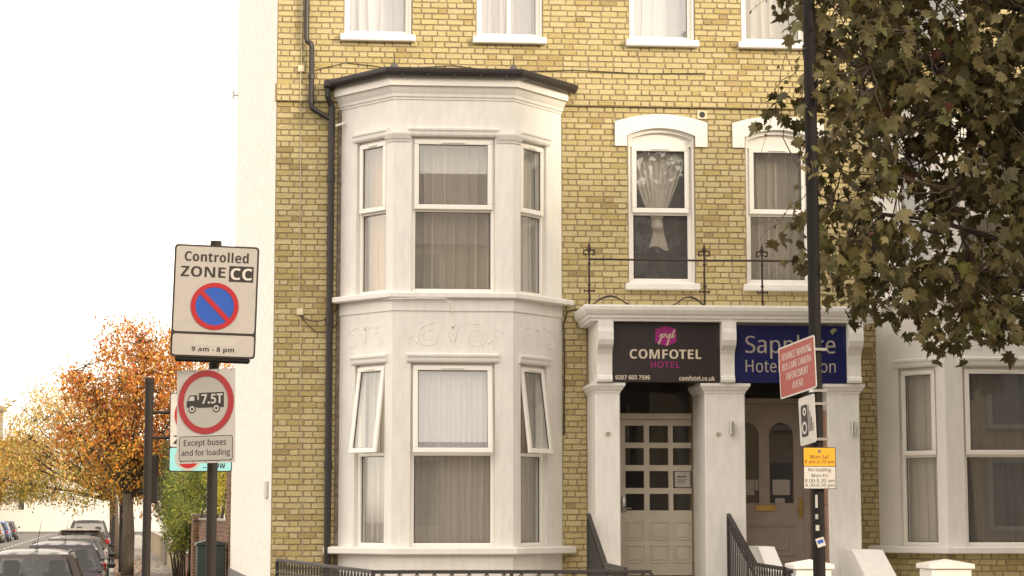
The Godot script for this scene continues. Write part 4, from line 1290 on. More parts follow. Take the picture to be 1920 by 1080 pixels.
func lamp_post() -> void:
	var p := post("lamp_post", "tall black lamp post in front of the blue hotel sign", Vector3(4.7, 0, 6.2), 9.0, 0.062, M.post_black, -0.02)
	var base := MB.new()
	base.lathe([Vector2(0.09, 0.1), Vector2(0.09, 1.2), Vector2(0.063, 1.26)], Vector3.ZERO, 16)
	put("base", base, M.post_black, p)
	for y in [3.62, 3.21, 3.08, 2.73]:
		var c := MB.new()
		c.lathe([Vector2(0.063, y - 0.014), Vector2(0.07, y - 0.014), Vector2(0.07, y + 0.014), Vector2(0.063, y + 0.014)], Vector3(-0.007, 0, 0), 16)
		c.bbox(Vector3(-0.04, y - 0.014, 0.05), Vector3(0.09, y + 0.014, 0.085), 0.003)
		put("sign_clip", c, M.steel, p)
	for k in [[0.0, 1.72, 0.042, 0.055, M.sign_white], [-0.03, 1.86, 0.017, 0.035, M.sign_white], [-0.036, 1.97, 0.014, 0.03, M.sign_grey], [-0.036, 2.12, 0.012, 0.08, M.sign_white]]:
		var s := MB.new()
		s.xf = Transform3D(Basis(Vector3.UP, k[0] * 14.0) * Basis(Vector3.BACK, 0.3 if k[0] == 0.0 else 0.0), Vector3(k[0], k[1], 0.0635))
		s.bbox(Vector3(-k[2], -k[3] * 0.8, -0.004), Vector3(k[2], k[3] * 0.8, 0.0), 0.001)
		put("sticker", s, k[4], p)
	var bs := MB.new()
	bs.xf = Transform3D(Basis(Vector3.BACK, 0.3), Vector3(0, 1.72, 0.0637))
	bs.box(Vector3(-0.03, -0.01, 0), Vector3(0.03, 0.025, 0.001))
	put("sticker_print", bs, M.sign_blue, p)
	var r := thing("warning_sign", "faded red bus lane warning sign clipped to the lamp post", "sign", "traffic signs")
	plate(r, 0.89, 0.53, 0.03, Vector3.ZERO, M.sign_white)
	plate(r, 0.85, 0.495, 0.02, Vector3(0, 0, 0.0042), M.sign_faded, "face", 0.001)
	var lines := [["ADVANCE WARNING", 0.74, 0.155], ["BUS LANE CAMERA", 0.71, 0.05], ["ENFORCEMENT", 0.54, -0.055], ["AHEAD", 0.26, -0.16]]
	for q in lines: lettering(r, q[0], M.sign_white, Vector3(0, q[2], 0.0055), q[1], 0.073, false)
	place(r, Vector3(4.575, 3.463, 5.912), -78.8, 4.5)
	var c := thing("camera_sign", "white camera symbol sign below the red warning sign", "sign", "traffic signs")
	plate(c, 0.40, 0.48, 0.03, Vector3.ZERO, M.sign_white)
	plate(c, 0.17, 0.32, 0.03, Vector3(-0.065, 0.0, 0.0042), M.sign_black, "camera_body", 0.001)
	hoop(c, Vector3(-0.055, 0.09, 0.0054), 0.04, 0.02, M.sign_white, "lens")
	hoop(c, Vector3(-0.07, -0.07, 0.0054), 0.062, 0.04, M.sign_white, "lens")
	for i in 4:
		var b := MB.new()
		b.box(Vector3(0.035 + i * 0.032, -0.12, 0.0044), Vector3(0.052 + i * 0.032, 0.14 - i * 0.06, 0.0054))
		put("bellows", b, M.sign_black, c)
	place(c, Vector3(4.619, 2.925, 6.134), -80.0, 4.8)
	var k := thing("parking_plate", "yellow and white parking times plate on the lamp post", "sign", "traffic signs")
	plate(k, 0.328, 0.412, 0.012, Vector3.ZERO, M.sign_black, "border")
	plate(k, 0.314, 0.178, 0.008, Vector3(0, 0.11, 0.0042), M.sign_yellow, "yellow_panel", 0.001)
	plate(k, 0.314, 0.213, 0.008, Vector3(0, -0.092, 0.0042), M.sign_white, "white_panel", 0.001)
	disc(k, Vector3(0, 0.165, 0.0054), 0.018, M.sign_back, "dot", 0.001)
	lettering(k, "Mon-Sat", M.sign_black, Vector3(0, 0.112, 0.0054), 0.185, 0.04, false)
	lettering(k, "8 am-6.30 pm", M.sign_black, Vector3(0, 0.058, 0.0054), 0.295, 0.045, false)
	lettering(k, "No loading", M.sign_black, Vector3(0, -0.02, 0.0054), 0.225, 0.045, false)
	lettering(k, "Mon-Fri", M.sign_black, Vector3(0, -0.072, 0.0054), 0.165, 0.036, false)
	lettering(k, "8.00-9.30 am", M.sign_black, Vector3(0, -0.123, 0.0054), 0.295, 0.036, false)
	lettering(k, "4.30-6.30 pm", M.sign_black, Vector3(0, -0.172, 0.0054), 0.295, 0.042, false)
	place(k, Vector3(4.695, 2.445, 6.29), 0.0, 0.0)

# ---------------------------------------------------------------- trees and shrubs
func leaf_mesh(kind: String, col: Color) -> ArrayMesh:   # a flat-ish leaf 1 long, stalk at the origin, tip towards +y
	var b := MB.new()
	b.col = col
	var p := []
	if kind == "plane":
		for q in [[0.0, 0.0], [0.22, -0.06], [0.20, 0.08], [0.50, 0.10], [0.36, 0.24], [0.60, 0.46], [0.36, 0.46], [0.34, 0.62], [0.18, 0.58], [0.12, 0.8], [0.0, 1.0]]:
			p.append(Vector3(q[0], q[1], -0.30 * q[0] * q[0] - 0.12 * q[1] * q[1]))
	else:
		for q in [[0.0, 0.0], [0.17, 0.22], [0.24, 0.5], [0.15, 0.8], [0.0, 1.0]]:
			p.append(Vector3(q[0], q[1], 0.25 * q[0] - 0.12 * q[1] * q[1]))
	for s in [1.0, -1.0]:
		for i in p.size() - 1:
			var mid := Vector3(0, 0.42, -0.02)
			var a: Vector3 = p[i] * Vector3(s, 1, 1)
			var c: Vector3 = p[i + 1] * Vector3(s, 1, 1)
			if s > 0: b.tri(mid, a, c)
			else: b.tri(mid, c, a)
	return b.mesh()

func leaf_frame(r: RandomNumberGenerator, at: Vector3, size: float, droop: float) -> Transform3D:
	var tip := Vector3(r.randf_range(-1, 1), r.randf_range(-1.0, 0.5) - droop, r.randf_range(-1, 1)).normalized()
	var face := Vector3(r.randf_range(-0.8, 0.8), r.randf_range(0.0, 1.0), r.randf_range(-0.6, 1.0))
	face = (face - tip * face.dot(tip)).normalized()
	return Transform3D(Basis(tip.cross(face), tip, face) * Basis.from_scale(Vector3(r.randf_range(0.65, 1.05), 1.0, r.randf_range(0.4, 2.6)) * size), at)

func copies(called: String, m: ArrayMesh, where: Array, cols: Array, material: Material, parent: Node) -> void:
	var mm := MultiMesh.new()
	mm.transform_format = MultiMesh.TRANSFORM_3D
	mm.use_colors = true
	mm.mesh = m
	mm.instance_count = where.size()
	for i in where.size():
		mm.set_instance_transform(i, where[i])
		mm.set_instance_color(i, cols[i])
	var o := MultiMeshInstance3D.new()
	o.name = called
	o.multimesh = mm
	o.material_override = material
	o.set_meta("kind", "stuff")
	parent.add_child(o, true)

func limb(b: MB, r: RandomNumberGenerator, a: Vector3, c: Vector3, r0: float, r1: float, sag := 0.0) -> void:
	var p := []
	var n := 6
	for i in n + 1:
		var t := float(i) / n
		var q := a.lerp(c, t) + Vector3(0, -sag * sin(t * PI), 0)
		if i > 0 and i < n: q += Vector3(r.randf_range(-1, 1), r.randf_range(-1, 1), r.randf_range(-1, 1)) * a.distance_to(c) * 0.035
		p.append(q)
	b.tube(p, r0, r1, 7)

func plane_tree() -> void:
	var r := RandomNumberGenerator.new()
	r.seed = 77
	var t := thing("plane_tree", "plane tree with dark olive leaves hanging over the right house", "tree", "street trees")
	var root := Vector3(9.3, 0, 5.4)
	var trunk := MB.new()
	trunk.tube([root, root + Vector3(0.02, 1.5, 0), root + Vector3(-0.05, 3.2, 0.03), root + Vector3(-0.1, 5.0, 0.0), root + Vector3(-0.1, 6.2, -0.05), root + Vector3(-0.2, 7.6, 0.0)], 0.27, 0.07, 12)
	put("trunk", trunk, M.bark, t, true)
	# the crown's lower left edge as it hangs in front of the houses
	var edge := PackedVector2Array()
	for q in [[4.9, 9.2], [4.7, 7.777], [4.72, 7.086], [4.78, 6.395], [4.88, 5.939], [4.66, 5.6], [4.8, 5.198], [4.9, 4.746], [5.02, 4.36], [5.47, 4.22], [5.87, 4.16], [5.98, 3.98], [6.48, 3.92], [6.82, 3.94], [7.17, 4.05], [8.5, 3.9], [11.0, 4.2], [12.8, 5.6], [12.4, 7.4], [10.4, 8.3], [7.6, 9.0], [6.0, 9.6]]: edge.append(Vector2(q[0], q[1]))
	var hubs := []
	var limbs := MB.new()
	for q in [[5.5, 5.2, 5.0], [5.4, 6.6, 5.5], [5.6, 7.9, 5.0], [6.5, 4.6, 5.4], [6.7, 6.0, 4.7], [6.6, 7.6, 5.8], [7.4, 8.3, 5.2], [9.8, 7.2, 5.8], [10.4, 5.9, 5.2], [7.8, 5.4, 6.1], [9.0, 5.4, 4.6], [8.6, 7.6, 4.8], [8.6, 5.5, 7.8], [10.6, 6.4, 8.0], [11.4, 6.2, 3.8], [9.4, 6.6, 3.2]]:
		var hub := Vector3(q[0], q[1], q[2])
		var y0 := clampf(hub.y - absf(hub.x - 9.2) * 0.28, 3.0, 7.0)
		var from := root + Vector3(-0.08, y0, 0)
		limb(limbs, r, from, hub, 0.06, 0.016)
		for i in 14: hubs.append(from.lerp(hub, 0.25 + 0.75 * i / 13.0))
		for k in 5:   # side boughs
			var a := from.lerp(hub, r.randf_range(0.45, 1.0))
			var c := a + Vector3(r.randf_range(-1.0, 0.6), r.randf_range(-0.8, 0.8), r.randf_range(-0.9, 0.9)) * 0.9
			limb(limbs, r, a, c, 0.02, 0.007)
			for i in 6: hubs.append(a.lerp(c, (i + 1) / 6.0))
	var where := []
	var cols := []
	var shown := []
	var tones := [Color(0.08, 0.068, 0.023), Color(0.092, 0.073, 0.026), Color(0.062, 0.054, 0.021), Color(0.118, 0.096, 0.04), Color(0.08, 0.061, 0.021), Color(0.14, 0.115, 0.052), Color(0.088, 0.086, 0.029)]
	var odd := [Color(0.13, 0.05, 0.02), Color(0.12, 0.12, 0.025), Color(0.13, 0.09, 0.04), Color(0.08, 0.03, 0.018)]
	var made := 0
	var tries := 0
	while made < 1750 and tries < 200000:
		tries += 1
		var q := Vector3(r.randf_range(4.2, 12.8), r.randf_range(3.7, 9.6), r.randf_range(3.9, 6.5))
		if q.x > 7.8: q.z = r.randf_range(2.6, 9.2)
		if not Geometry2D.is_point_in_polygon(Vector2(q.x, q.y), edge): continue
		if q.x < 5.3 and r.randf() < 0.4: continue
		if absf(q.x - 6.1) < 0.5 and absf(q.y - 5.2) < 0.7 and r.randf() < 0.6: continue
		made += 1
		var hub: Vector3 = hubs[0]
		for h in hubs:
			if h.distance_to(q) < hub.distance_to(q): hub = h
		if hub.distance_to(q) < 1.4: limb(limbs, r, hub, q, 0.011, 0.003, 0.03)
		for i in r.randi_range(8, 12):
			var at := q + Vector3(r.randfn() * 0.14, r.randfn() * 0.12 - 0.04, r.randfn() * 0.14)
			var size := lerpf(0.08, 0.22, pow(r.randf(), 1.3))
			var f := leaf_frame(r, at, size, 0.55)
			if at.x < 7.2 and at.z > 5.5 and size > 0.13 and shown.size() < 300: shown.append([f, r.randi_range(0, 7) if r.randf() < 0.2 else r.randi_range(0, 6)])
			else:
				where.append(f)
				cols.append(odd[r.randi_range(0, 3)] if r.randf() < 0.025 else tones[r.randi_range(0, 6)] * r.randf_range(0.8, 1.25))
	var kinds := []
	for i in 8: kinds.append(leaf_mesh("plane", tones[i] if i < 7 else odd[0]))
	for s in shown:
		var o := put("leaf", kinds[s[1]], M.leaf, t)
		o.transform = s[0]
	put("limbs", limbs, M.twig, t, true)
	copies("crown", leaf_mesh("plane", Color(1, 1, 1)), where, cols, M.leaf, t)
	var sprig := MB.new()   # thin bare twigs that hang out to the left
	var buds := []
	var bc := []
	for k in [[Vector3(4.8, 7.6, 5.2), Vector3(4.36, 5.7, 5.2)], [Vector3(4.9, 7.8, 5.1), Vector3(4.28, 7.3, 5.2)], [Vector3(4.9, 5.4, 5.2), Vector3(4.36, 4.85, 5.2)], [Vector3(4.8, 6.7, 5.2), Vector3(4.33, 6.25, 5.3)]]:
		limb(sprig, r, k[0], k[1], 0.005, 0.002)
		for i in 7:
			buds.append(leaf_frame(r, k[0].lerp(k[1], 0.2 + i * 0.13) + Vector3(r.randfn() * 0.02, 0, 0), r.randf_range(0.03, 0.06), 0.4))
			bc.append(tones[i])
	put("twigs", sprig, M.twig, t, true)
	copies("buds", leaf_mesh("plane", Color(1, 1, 1)), buds, bc, M.leaf, t)
	rebase(t, root)

func street_tree(called: String, label: String, at: Vector3, trunk_r: float, fork: float, centre: Vector3, size: Vector3, leaves: int, leaf: float, tones: Array, low_tones: Array, seed_: int, mass := 0.5) -> void:
	var r := RandomNumberGenerator.new()
	r.seed = seed_
	var nz := FastNoiseLite.new()
	nz.seed = seed_
	nz.frequency = 0.55
	var t := thing(called, label, "tree", "street trees")
	var b := MB.new()
	b.tube([at, at + Vector3(0.03, fork * 0.5, 0), at + Vector3(-0.03, fork, 0)], trunk_r, trunk_r * 0.72, 10)
	put("trunk", b, M.bark, t, true)
	var l := MB.new()
	var hubs := []
	for i in 38:
		var d := Vector3(r.randfn(), r.randfn() * 0.8 + 0.2, r.randfn()).normalized() * r.randf_range(0.4, 0.95)
		var q := centre + d * size
		limb(l, r, at + Vector3(0, fork - 0.1, 0), q, trunk_r * 0.3, 0.012)
		for k in 8: hubs.append((at + Vector3(0, fork - 0.1, 0)).lerp(q, 0.3 + 0.7 * k / 7.0))
	var where := []
	var cols := []
	var tries := 0
	var spots := []
	while spots.size() < leaves / 14 and tries < leaves * 4:
		tries += 1
		var d := Vector3(r.randf_range(-1, 1), r.randf_range(-1, 1), r.randf_range(-1, 1))
		var wob := nz.get_noise_3d(d.x * 3, d.y * 3, d.z * 3) * 0.45
		if d.length() > 0.9 + wob or d.length() < 0.25: continue
		var q := centre + d * size
		if nz.get_noise_3d(q.x * 1.6, q.y * 1.6, q.z * 1.6 + 50) < -mass * 0.35: continue
		spots.append(q)
		var hub: Vector3 = hubs[0]
		for h in hubs:
			if h.distance_to(q) < hub.distance_to(q): hub = h
		if hub.distance_to(q) < 0.9: limb(l, r, hub, q, 0.012, 0.004)
		for i in 14:
			var p := q + Vector3(r.randfn(), r.randfn(), r.randfn()) * 0.17
			where.append(leaf_frame(r, p, leaf * r.randf_range(0.6, 1.3), 0.4))
			var pal := tones
			if nz.get_noise_3d(q.x, q.y, q.z - 30) - (q.y - centre.y) / size.y * 0.6 > 0.28: pal = low_tones
			cols.append(pal[r.randi_range(0, pal.size() - 1)] * r.randf_range(0.75, 1.3))
	put("limbs", l, M.twig, t, true)
	copies("crown", leaf_mesh("oval", Color(1, 1, 1)), where, cols, M.leaf_gold, t)
	rebase(t, at)

func shrub(label: String, centre: Vector3, size: Vector3, leaves: int, leaf: float, tones: Array, seed_: int) -> void:
	var r := RandomNumberGenerator.new()
	r.seed = seed_
	var nz := FastNoiseLite.new()
	nz.seed = seed_
	nz.frequency = 0.8
	var t := thing("shrub", label, "shrub", "shrubs over the garden wall")
	var l := MB.new()
	for i in 9:
		var d := Vector3(r.randf_range(-0.6, 0.6), r.randf_range(0.1, 0.8), r.randf_range(-0.6, 0.6))
		limb(l, r, Vector3(centre.x + d.x * 0.2, 0.1, centre.z + d.z * 0.2), centre + d * size, 0.03, 0.008)
	put("stems", l, M.twig, t, true)
	var where := []
	var cols := []
	while where.size() < leaves:
		var d := Vector3(r.randf_range(-1, 1), r.randf_range(-1, 1), r.randf_range(-1, 1))
		if d.length() > 0.85 + nz.get_noise_3d(d.x * 3, d.y * 3, d.z * 3) * 0.5 or d.length() < 0.4: continue
		where.append(leaf_frame(r, centre + d * size, leaf * r.randf_range(0.6, 1.3), 0.2))
		cols.append(tones[r.randi_range(0, tones.size() - 1)] * r.randf_range(0.7, 1.3))
	copies("foliage", leaf_mesh("oval", Color(1, 1, 1)), where, cols, M.leaf_gold, t)
	rebase(t, Vector3(centre.x, 0, centre.z))

func trees() -> void:
	plane_tree()
	var orange := [Color(0.57, 0.22, 0.042), Color(0.50, 0.155, 0.034), Color(0.58, 0.31, 0.07), Color(0.41, 0.09, 0.03), Color(0.53, 0.26, 0.056), Color(0.36, 0.17, 0.045), Color(0.40, 0.25, 0.055)]
	var amber := [Color(0.62, 0.34, 0.06), Color(0.38, 0.25, 0.05), Color(0.60, 0.24, 0.035), Color(0.26, 0.19, 0.04)]
	var green := [Color(0.19, 0.17, 0.03), Color(0.26, 0.21, 0.04), Color(0.14, 0.13, 0.03), Color(0.38, 0.26, 0.05)]
	var pale := [Color(0.60, 0.38, 0.15), Color(0.54, 0.30, 0.10), Color(0.48, 0.38, 0.12), Color(0.34, 0.30, 0.08)]
	street_tree("autumn_tree", "bright orange autumn tree behind the traffic signs", st(38, 1.55, 0.1), 0.21, 2.5, Vector3(-5.95, 5.05, -38.5), Vector3(3.05, 3.05, 2.7), 29000, 0.12, orange, amber, 5, 0.4)
	street_tree("autumn_tree", "thinning yellow green tree left of the orange one, further down the street", st(62, 2.0, 0.1), 0.24, 2.6, Vector3(-11.6, 4.95, -61), Vector3(3.4, 3.0, 3.0), 15000, 0.125, pale, green, 8, 1.0)
	street_tree("autumn_tree", "small yellowing tree at the left edge over the far parked cars", st(104, 10.6, 0.1), 0.2, 2.6, Vector3(-19.4, 4.6, -97), Vector3(2.6, 2.3, 2.6), 9000, 0.16, amber, green, 12, 0.6)
	street_tree("autumn_tree", "distant green tree low behind the row of trunks", st(82, 1.6, 0.1), 0.2, 2.7, Vector3(-10.8, 4.3, -82), Vector3(2.2, 1.6, 2.4), 4500, 0.18, green, green, 15, 0.4)
	var olive := [Color(0.075, 0.064, 0.022), Color(0.09, 0.07, 0.024), Color(0.058, 0.05, 0.02)]
	street_tree("plane_tree", "added unseen plane tree beyond the right edge, placed to shade the right bay", Vector3(15.6, 0.1, 6.4), 0.26, 3.0, Vector3(14.9, 5.9, 6.2), Vector3(3.9, 3.4, 3.6), 15000, 0.24, olive, olive, 31, 0.2)  # tree added out of view to keep sun and sky off the right bay
	var gold := [Color(0.55, 0.46, 0.07), Color(0.36, 0.33, 0.05), Color(0.60, 0.52, 0.12)]
	var mid := [Color(0.13, 0.17, 0.04), Color(0.20, 0.22, 0.045), Color(0.30, 0.29, 0.055), Color(0.09, 0.12, 0.03)]
	var dark := [Color(0.08, 0.10, 0.04), Color(0.06, 0.075, 0.03), Color(0.12, 0.13, 0.045)]
	shrub("golden leaved shrub against the white side wall", st(17.5, -0.42, 3.1), Vector3(0.6, 1.3, 2.2), 6500, 0.075, gold, 21)
	shrub("dark green shrub behind the thin street posts", st(37, 0.05, 2.9), Vector3(0.85, 1.75, 3.0), 8000, 0.09, dark, 22)
	shrub("rounded bright green bush hanging over the garden wall", st(26.8, 0.22, 2.1), Vector3(0.6, 1.3, 2.0), 9000, 0.075, mid, 23)
	shrub("mid green leafy shrub above the brick garden wall", st(22, -0.2, 3.15), Vector3(0.65, 1.15, 2.2), 6500, 0.085, mid, 24)

# ---------------------------------------------------------------- cars
func car(label: String, at: Vector3, turn: float, paint: Color, h: float, L: float, W: float, rails: bool, aerial: bool, spoiler: bool) -> void:   # rear at z = 0, nose towards -z
	var c := thing("parked_car", label, "car", "cars parked along the side street")
	var m := mat(paint, 0.4, 0.0, 0.4)
	m.clearcoat_enabled = true
	m.clearcoat = 0.35
	m.clearcoat_roughness = 0.05
	var hw := W / 2
	var belt := h * 0.62
	# lower body lofted along the length
	var body := MB.new()
	var top := [[0.0, 0.55], [0.06, belt - 0.04], [0.3, belt], [L * 0.62, belt], [L * 0.74, belt - 0.04], [L * 0.92, belt - 0.16], [L * 0.985, belt - 0.28], [L, 0.5]]
	var ring := func(i: int) -> Array:
		var z: float = -top[i][0]
		var y: float = top[i][1]
		var e := 1.0 - 0.10 * pow(absf(top[i][0] / L - 0.5) * 2, 4)
		var out := []
		for k in [[-0.93, 0.22], [-1.0, 0.35], [-1.0, 0.62], [-0.97, 0.86], [-0.90, 1.0], [-0.4, 1.02], [0.0, 1.025], [0.4, 1.02], [0.90, 1.0], [0.97, 0.86], [1.0, 0.62], [1.0, 0.35], [0.93, 0.22]]:
			out.append(Vector3(k[0] * hw * e, maxf(0.2, y * k[1]), z))
		return out
	var prev: Array = ring.call(0)
	for k in range(1, prev.size() - 1): body.tri(prev[0], prev[k], prev[k + 1])
	for i in range(1, top.size()):
		var cur: Array = ring.call(i)
		for k in prev.size(): body.quad(prev[k], prev[(k + 1) % prev.size()], cur[(k + 1) % prev.size()], cur[k])
		prev = cur
	for k in range(1, prev.size() - 1): body.tri(prev[0], prev[k + 1], prev[k])
	# cabin
	var rear0 := -0.10
	var rear1 := -0.42
	var front0 := -L * 0.72
	var front1 := -L * 0.50
	var C := func(s: float, l: float, v: float, grow: float) -> Vector3:   # s across -1..1, l along 0 rear .. 1 front, v up 0..1
		var w := lerpf(hw * 0.93, hw * 0.70, v) + grow
		var z0 := lerpf(rear0, rear1, v) + 0.06 * (1 - s * s) + grow
		var z1 := lerpf(front0, front1, v) - 0.10 * (1 - s * s) - grow
		return Vector3(s * w, lerpf(belt - 0.02, h - 0.07, v), lerpf(z0, z1, l))
	var lights := [[0.08, 0.28], [0.31, 0.58], [0.61, 0.92]]
	for k in [[0.0, 1.0, 0.0, 0.08], [0.0, 1.0, 0.88, 1.0], [0.0, 0.07, 0.08, 0.88], [0.93, 1.0, 0.08, 0.88]]:   # pillars and rails round the glass
		body.grid(func(u, v): return C.call(lerpf(k[0], k[1], u) * 2 - 1, 0.0, lerpf(k[2], k[3], v), 0.0), 8, 3)
		body.grid(func(u, v): return C.call(1 - lerpf(k[0], k[1], u) * 2, 1.0, lerpf(k[2], k[3], v), 0.0), 8, 3)
	for s in [1.0, -1.0]:
		for k in [[0.0, 1.0, 0.0, 0.1], [0.0, 1.0, 0.86, 1.0], [0.0, 0.08, 0.1, 0.86], [0.28, 0.31, 0.1, 0.86], [0.58, 0.61, 0.1, 0.86], [0.92, 1.0, 0.1, 0.86]]:
			body.grid(func(u, v): return C.call(s, lerpf(k[0], k[1], u if s > 0 else 1 - u), lerpf(k[2], k[3], v), 0.0), 4, 3)
	body.grid(func(u, v):
		var q: Vector3 = C.call(u * 2 - 1, v, 1.0, 0.0)
		var s: float = u * 2 - 1
		q.y += 0.07 * (1 - pow(absf(s), 4)) * (1 - pow(absf(v * 2 - 1), 4))
		return q, 12, 10)
	put("body", body, m, c, true)
	var rw := MB.new()
	rw.grid(func(u, v): return C.call((u * 2 - 1) * 0.86, 0.0, 0.08 + v * 0.80, 0.006), 8, 3)
	put("rear_window", rw, M.car_pane, c, true)
	var fw := MB.new()
	fw.grid(func(u, v): return C.call((1 - u * 2) * 0.88, 1.0, 0.05 + v * 0.9, 0.006), 8, 3)
	put("windscreen", fw, M.car_pane, c, true)
	for s in [-1.0, 1.0]:
		for w in lights:
			var g := MB.new()
			g.grid(func(u, v): return C.call(s, lerpf(w[0], w[1], u if s > 0 else 1 - u) , 0.1 + v * 0.76, 0.006), 4, 2)
			put("side_window", g, M.car_pane, c, true)
		var lamp := MB.new()
		lamp.xf = Transform3D(Basis(Vector3.UP, s * 0.5), Vector3(s * hw * 0.86, belt - 0.10, -0.045))
		lamp.bbox(Vector3(-0.12, -0.2, -0.08), Vector3(0.07, 0.0, 0.05), 0.035)
		put("tail_light", lamp, M.car_lamp, c)
		var mir := MB.new()
		mir.bbox(Vector3(s * (hw + 0.08) - 0.09, belt - 0.02, -L * 0.62), Vector3(s * (hw + 0.08) + 0.09, belt + 0.10, -L * 0.62 + 0.1), 0.04)
		put("door_mirror", mir, M.car_trim, c)
		for z in [-0.75, -L + 0.8]:
			var wh := MB.new()
			wh.lathe([Vector2(0.0, 0.1), Vector2(0.28, 0.1), Vector2(0.32, 0.07), Vector2(0.32, -0.07), Vector2(0.28, -0.1), Vector2(0.0, -0.1)], Vector3.ZERO, 18)
			var wn := put("wheel", wh, M.tyre, c)
			wn.transform = Transform3D(Basis(Vector3.BACK, PI / 2), Vector3(s * (hw - 0.09), 0.32, z))
			var ri := MB.new()
			ri.lathe([Vector2(0.0, 0.115), Vector2(0.05, 0.115), Vector2(0.19, 0.102), Vector2(0.2, 0.0)], Vector3.ZERO, 14)
			var rn := put("rim", ri, M.steel, wn)
			if s > 0: rn.transform = Transform3D(Basis(Vector3.BACK, PI), Vector3.ZERO)
		if rails:
			var ra := MB.new()
			var p := []
			for i in 7:
				var q: Vector3 = C.call(s * 0.92, 0.06 + i / 6.0 * 0.86, 1.0, 0.0)
				p.append(q + Vector3(0, 0.045 if i > 0 and i < 6 else 0.0, 0))
			ra.tube(p, 0.016, 0.016, 6)
			put("roof_rail", ra, M.car_trim, c, true)
	var bump := MB.new()
	bump.bbox(Vector3(-hw * 0.94, 0.28, -0.08), Vector3(hw * 0.94, 0.52, 0.07), 0.05)
	put("bumper", bump, M.car_trim, c)
	var plate_ := MB.new()
	plate_.bbox(Vector3(-0.26, 0.62, -0.03), Vector3(0.26, 0.73, 0.03), 0.004)
	put("number_plate", plate_, M.sign_yellow, c)
	if aerial:
		var ae := MB.new()
		ae.lathe([Vector2(0.0, 0.06), Vector2(0.02, 0.03), Vector2(0.035, 0.0)], Vector3(0.05, h - 0.0, rear1 - 0.25), 8)
		ae.tube([Vector3(0.05, h + 0.03, rear1 - 0.25), Vector3(0.12, h + 0.42, rear1 - 0.05)], 0.005, 0.003, 5)
		put("aerial", ae, M.car_trim, c)
	if spoiler:
		var sp := MB.new()
		sp.bbox(Vector3(-hw * 0.66, h - 0.09, rear1 - 0.05), Vector3(hw * 0.66, h - 0.05, rear1 + 0.2), 0.015)
		put("spoiler", sp, m, c)
	for s in [-0.33, 0.33]:
		var hr := MB.new()
		s *= 0.62
		hr.bbox(Vector3(s * W - 0.13, belt + 0.16, -1.35), Vector3(s * W + 0.13, belt + 0.38, -1.25), 0.04)
		hr.bbox(Vector3(s * W - 0.24, belt - 0.05, -1.40), Vector3(s * W + 0.24, belt + 0.18, -1.28), 0.05)
		put("headrest", hr, M.car_trim, c)
	place(c, at, turn)

func cars() -> void:
	var a := -STREET
	car("taupe car nearest the camera in the kerbside row", st(5.2, 3.15), a, Color(0.06, 0.047, 0.038), 1.46, 3.9, 1.70, true, true, false)
	car("dark plum hatchback parked second in the kerbside row", st(14.5, 2.95), a, Color(0.035, 0.026, 0.034), 1.46, 4.1, 1.74, true, true, false)
	car("dark silver car parked third in the kerbside row", st(26, 2.95), a, Color(0.06, 0.057, 0.055), 1.45, 4.2, 1.74, false, true, false)
	car("beige car with a rear spoiler parked fourth in the kerbside row", st(38, 3.0), a, Color(0.10, 0.078, 0.056), 1.55, 4.2, 1.74, false, false, true)
	car("dark tall car parked furthest in the kerbside row", st(58, 3.0), a, Color(0.03, 0.028, 0.028), 1.75, 4.5, 1.82, true, false, false)
	car("grey car cut by the photo's left edge", st(116, 10.3), a, Color(0.12, 0.115, 0.11), 1.45, 4.2, 1.74, false, false, false)
	car("blue car parked across the side street", st(123, 10.2), a, Color(0.03, 0.07, 0.20), 1.46, 4.2, 1.74, false, false, false)
	car("dark car furthest along the other kerb", st(134, 10.2), a, Color(0.05, 0.05, 0.05), 1.48, 4.2, 1.74, false, false, false)

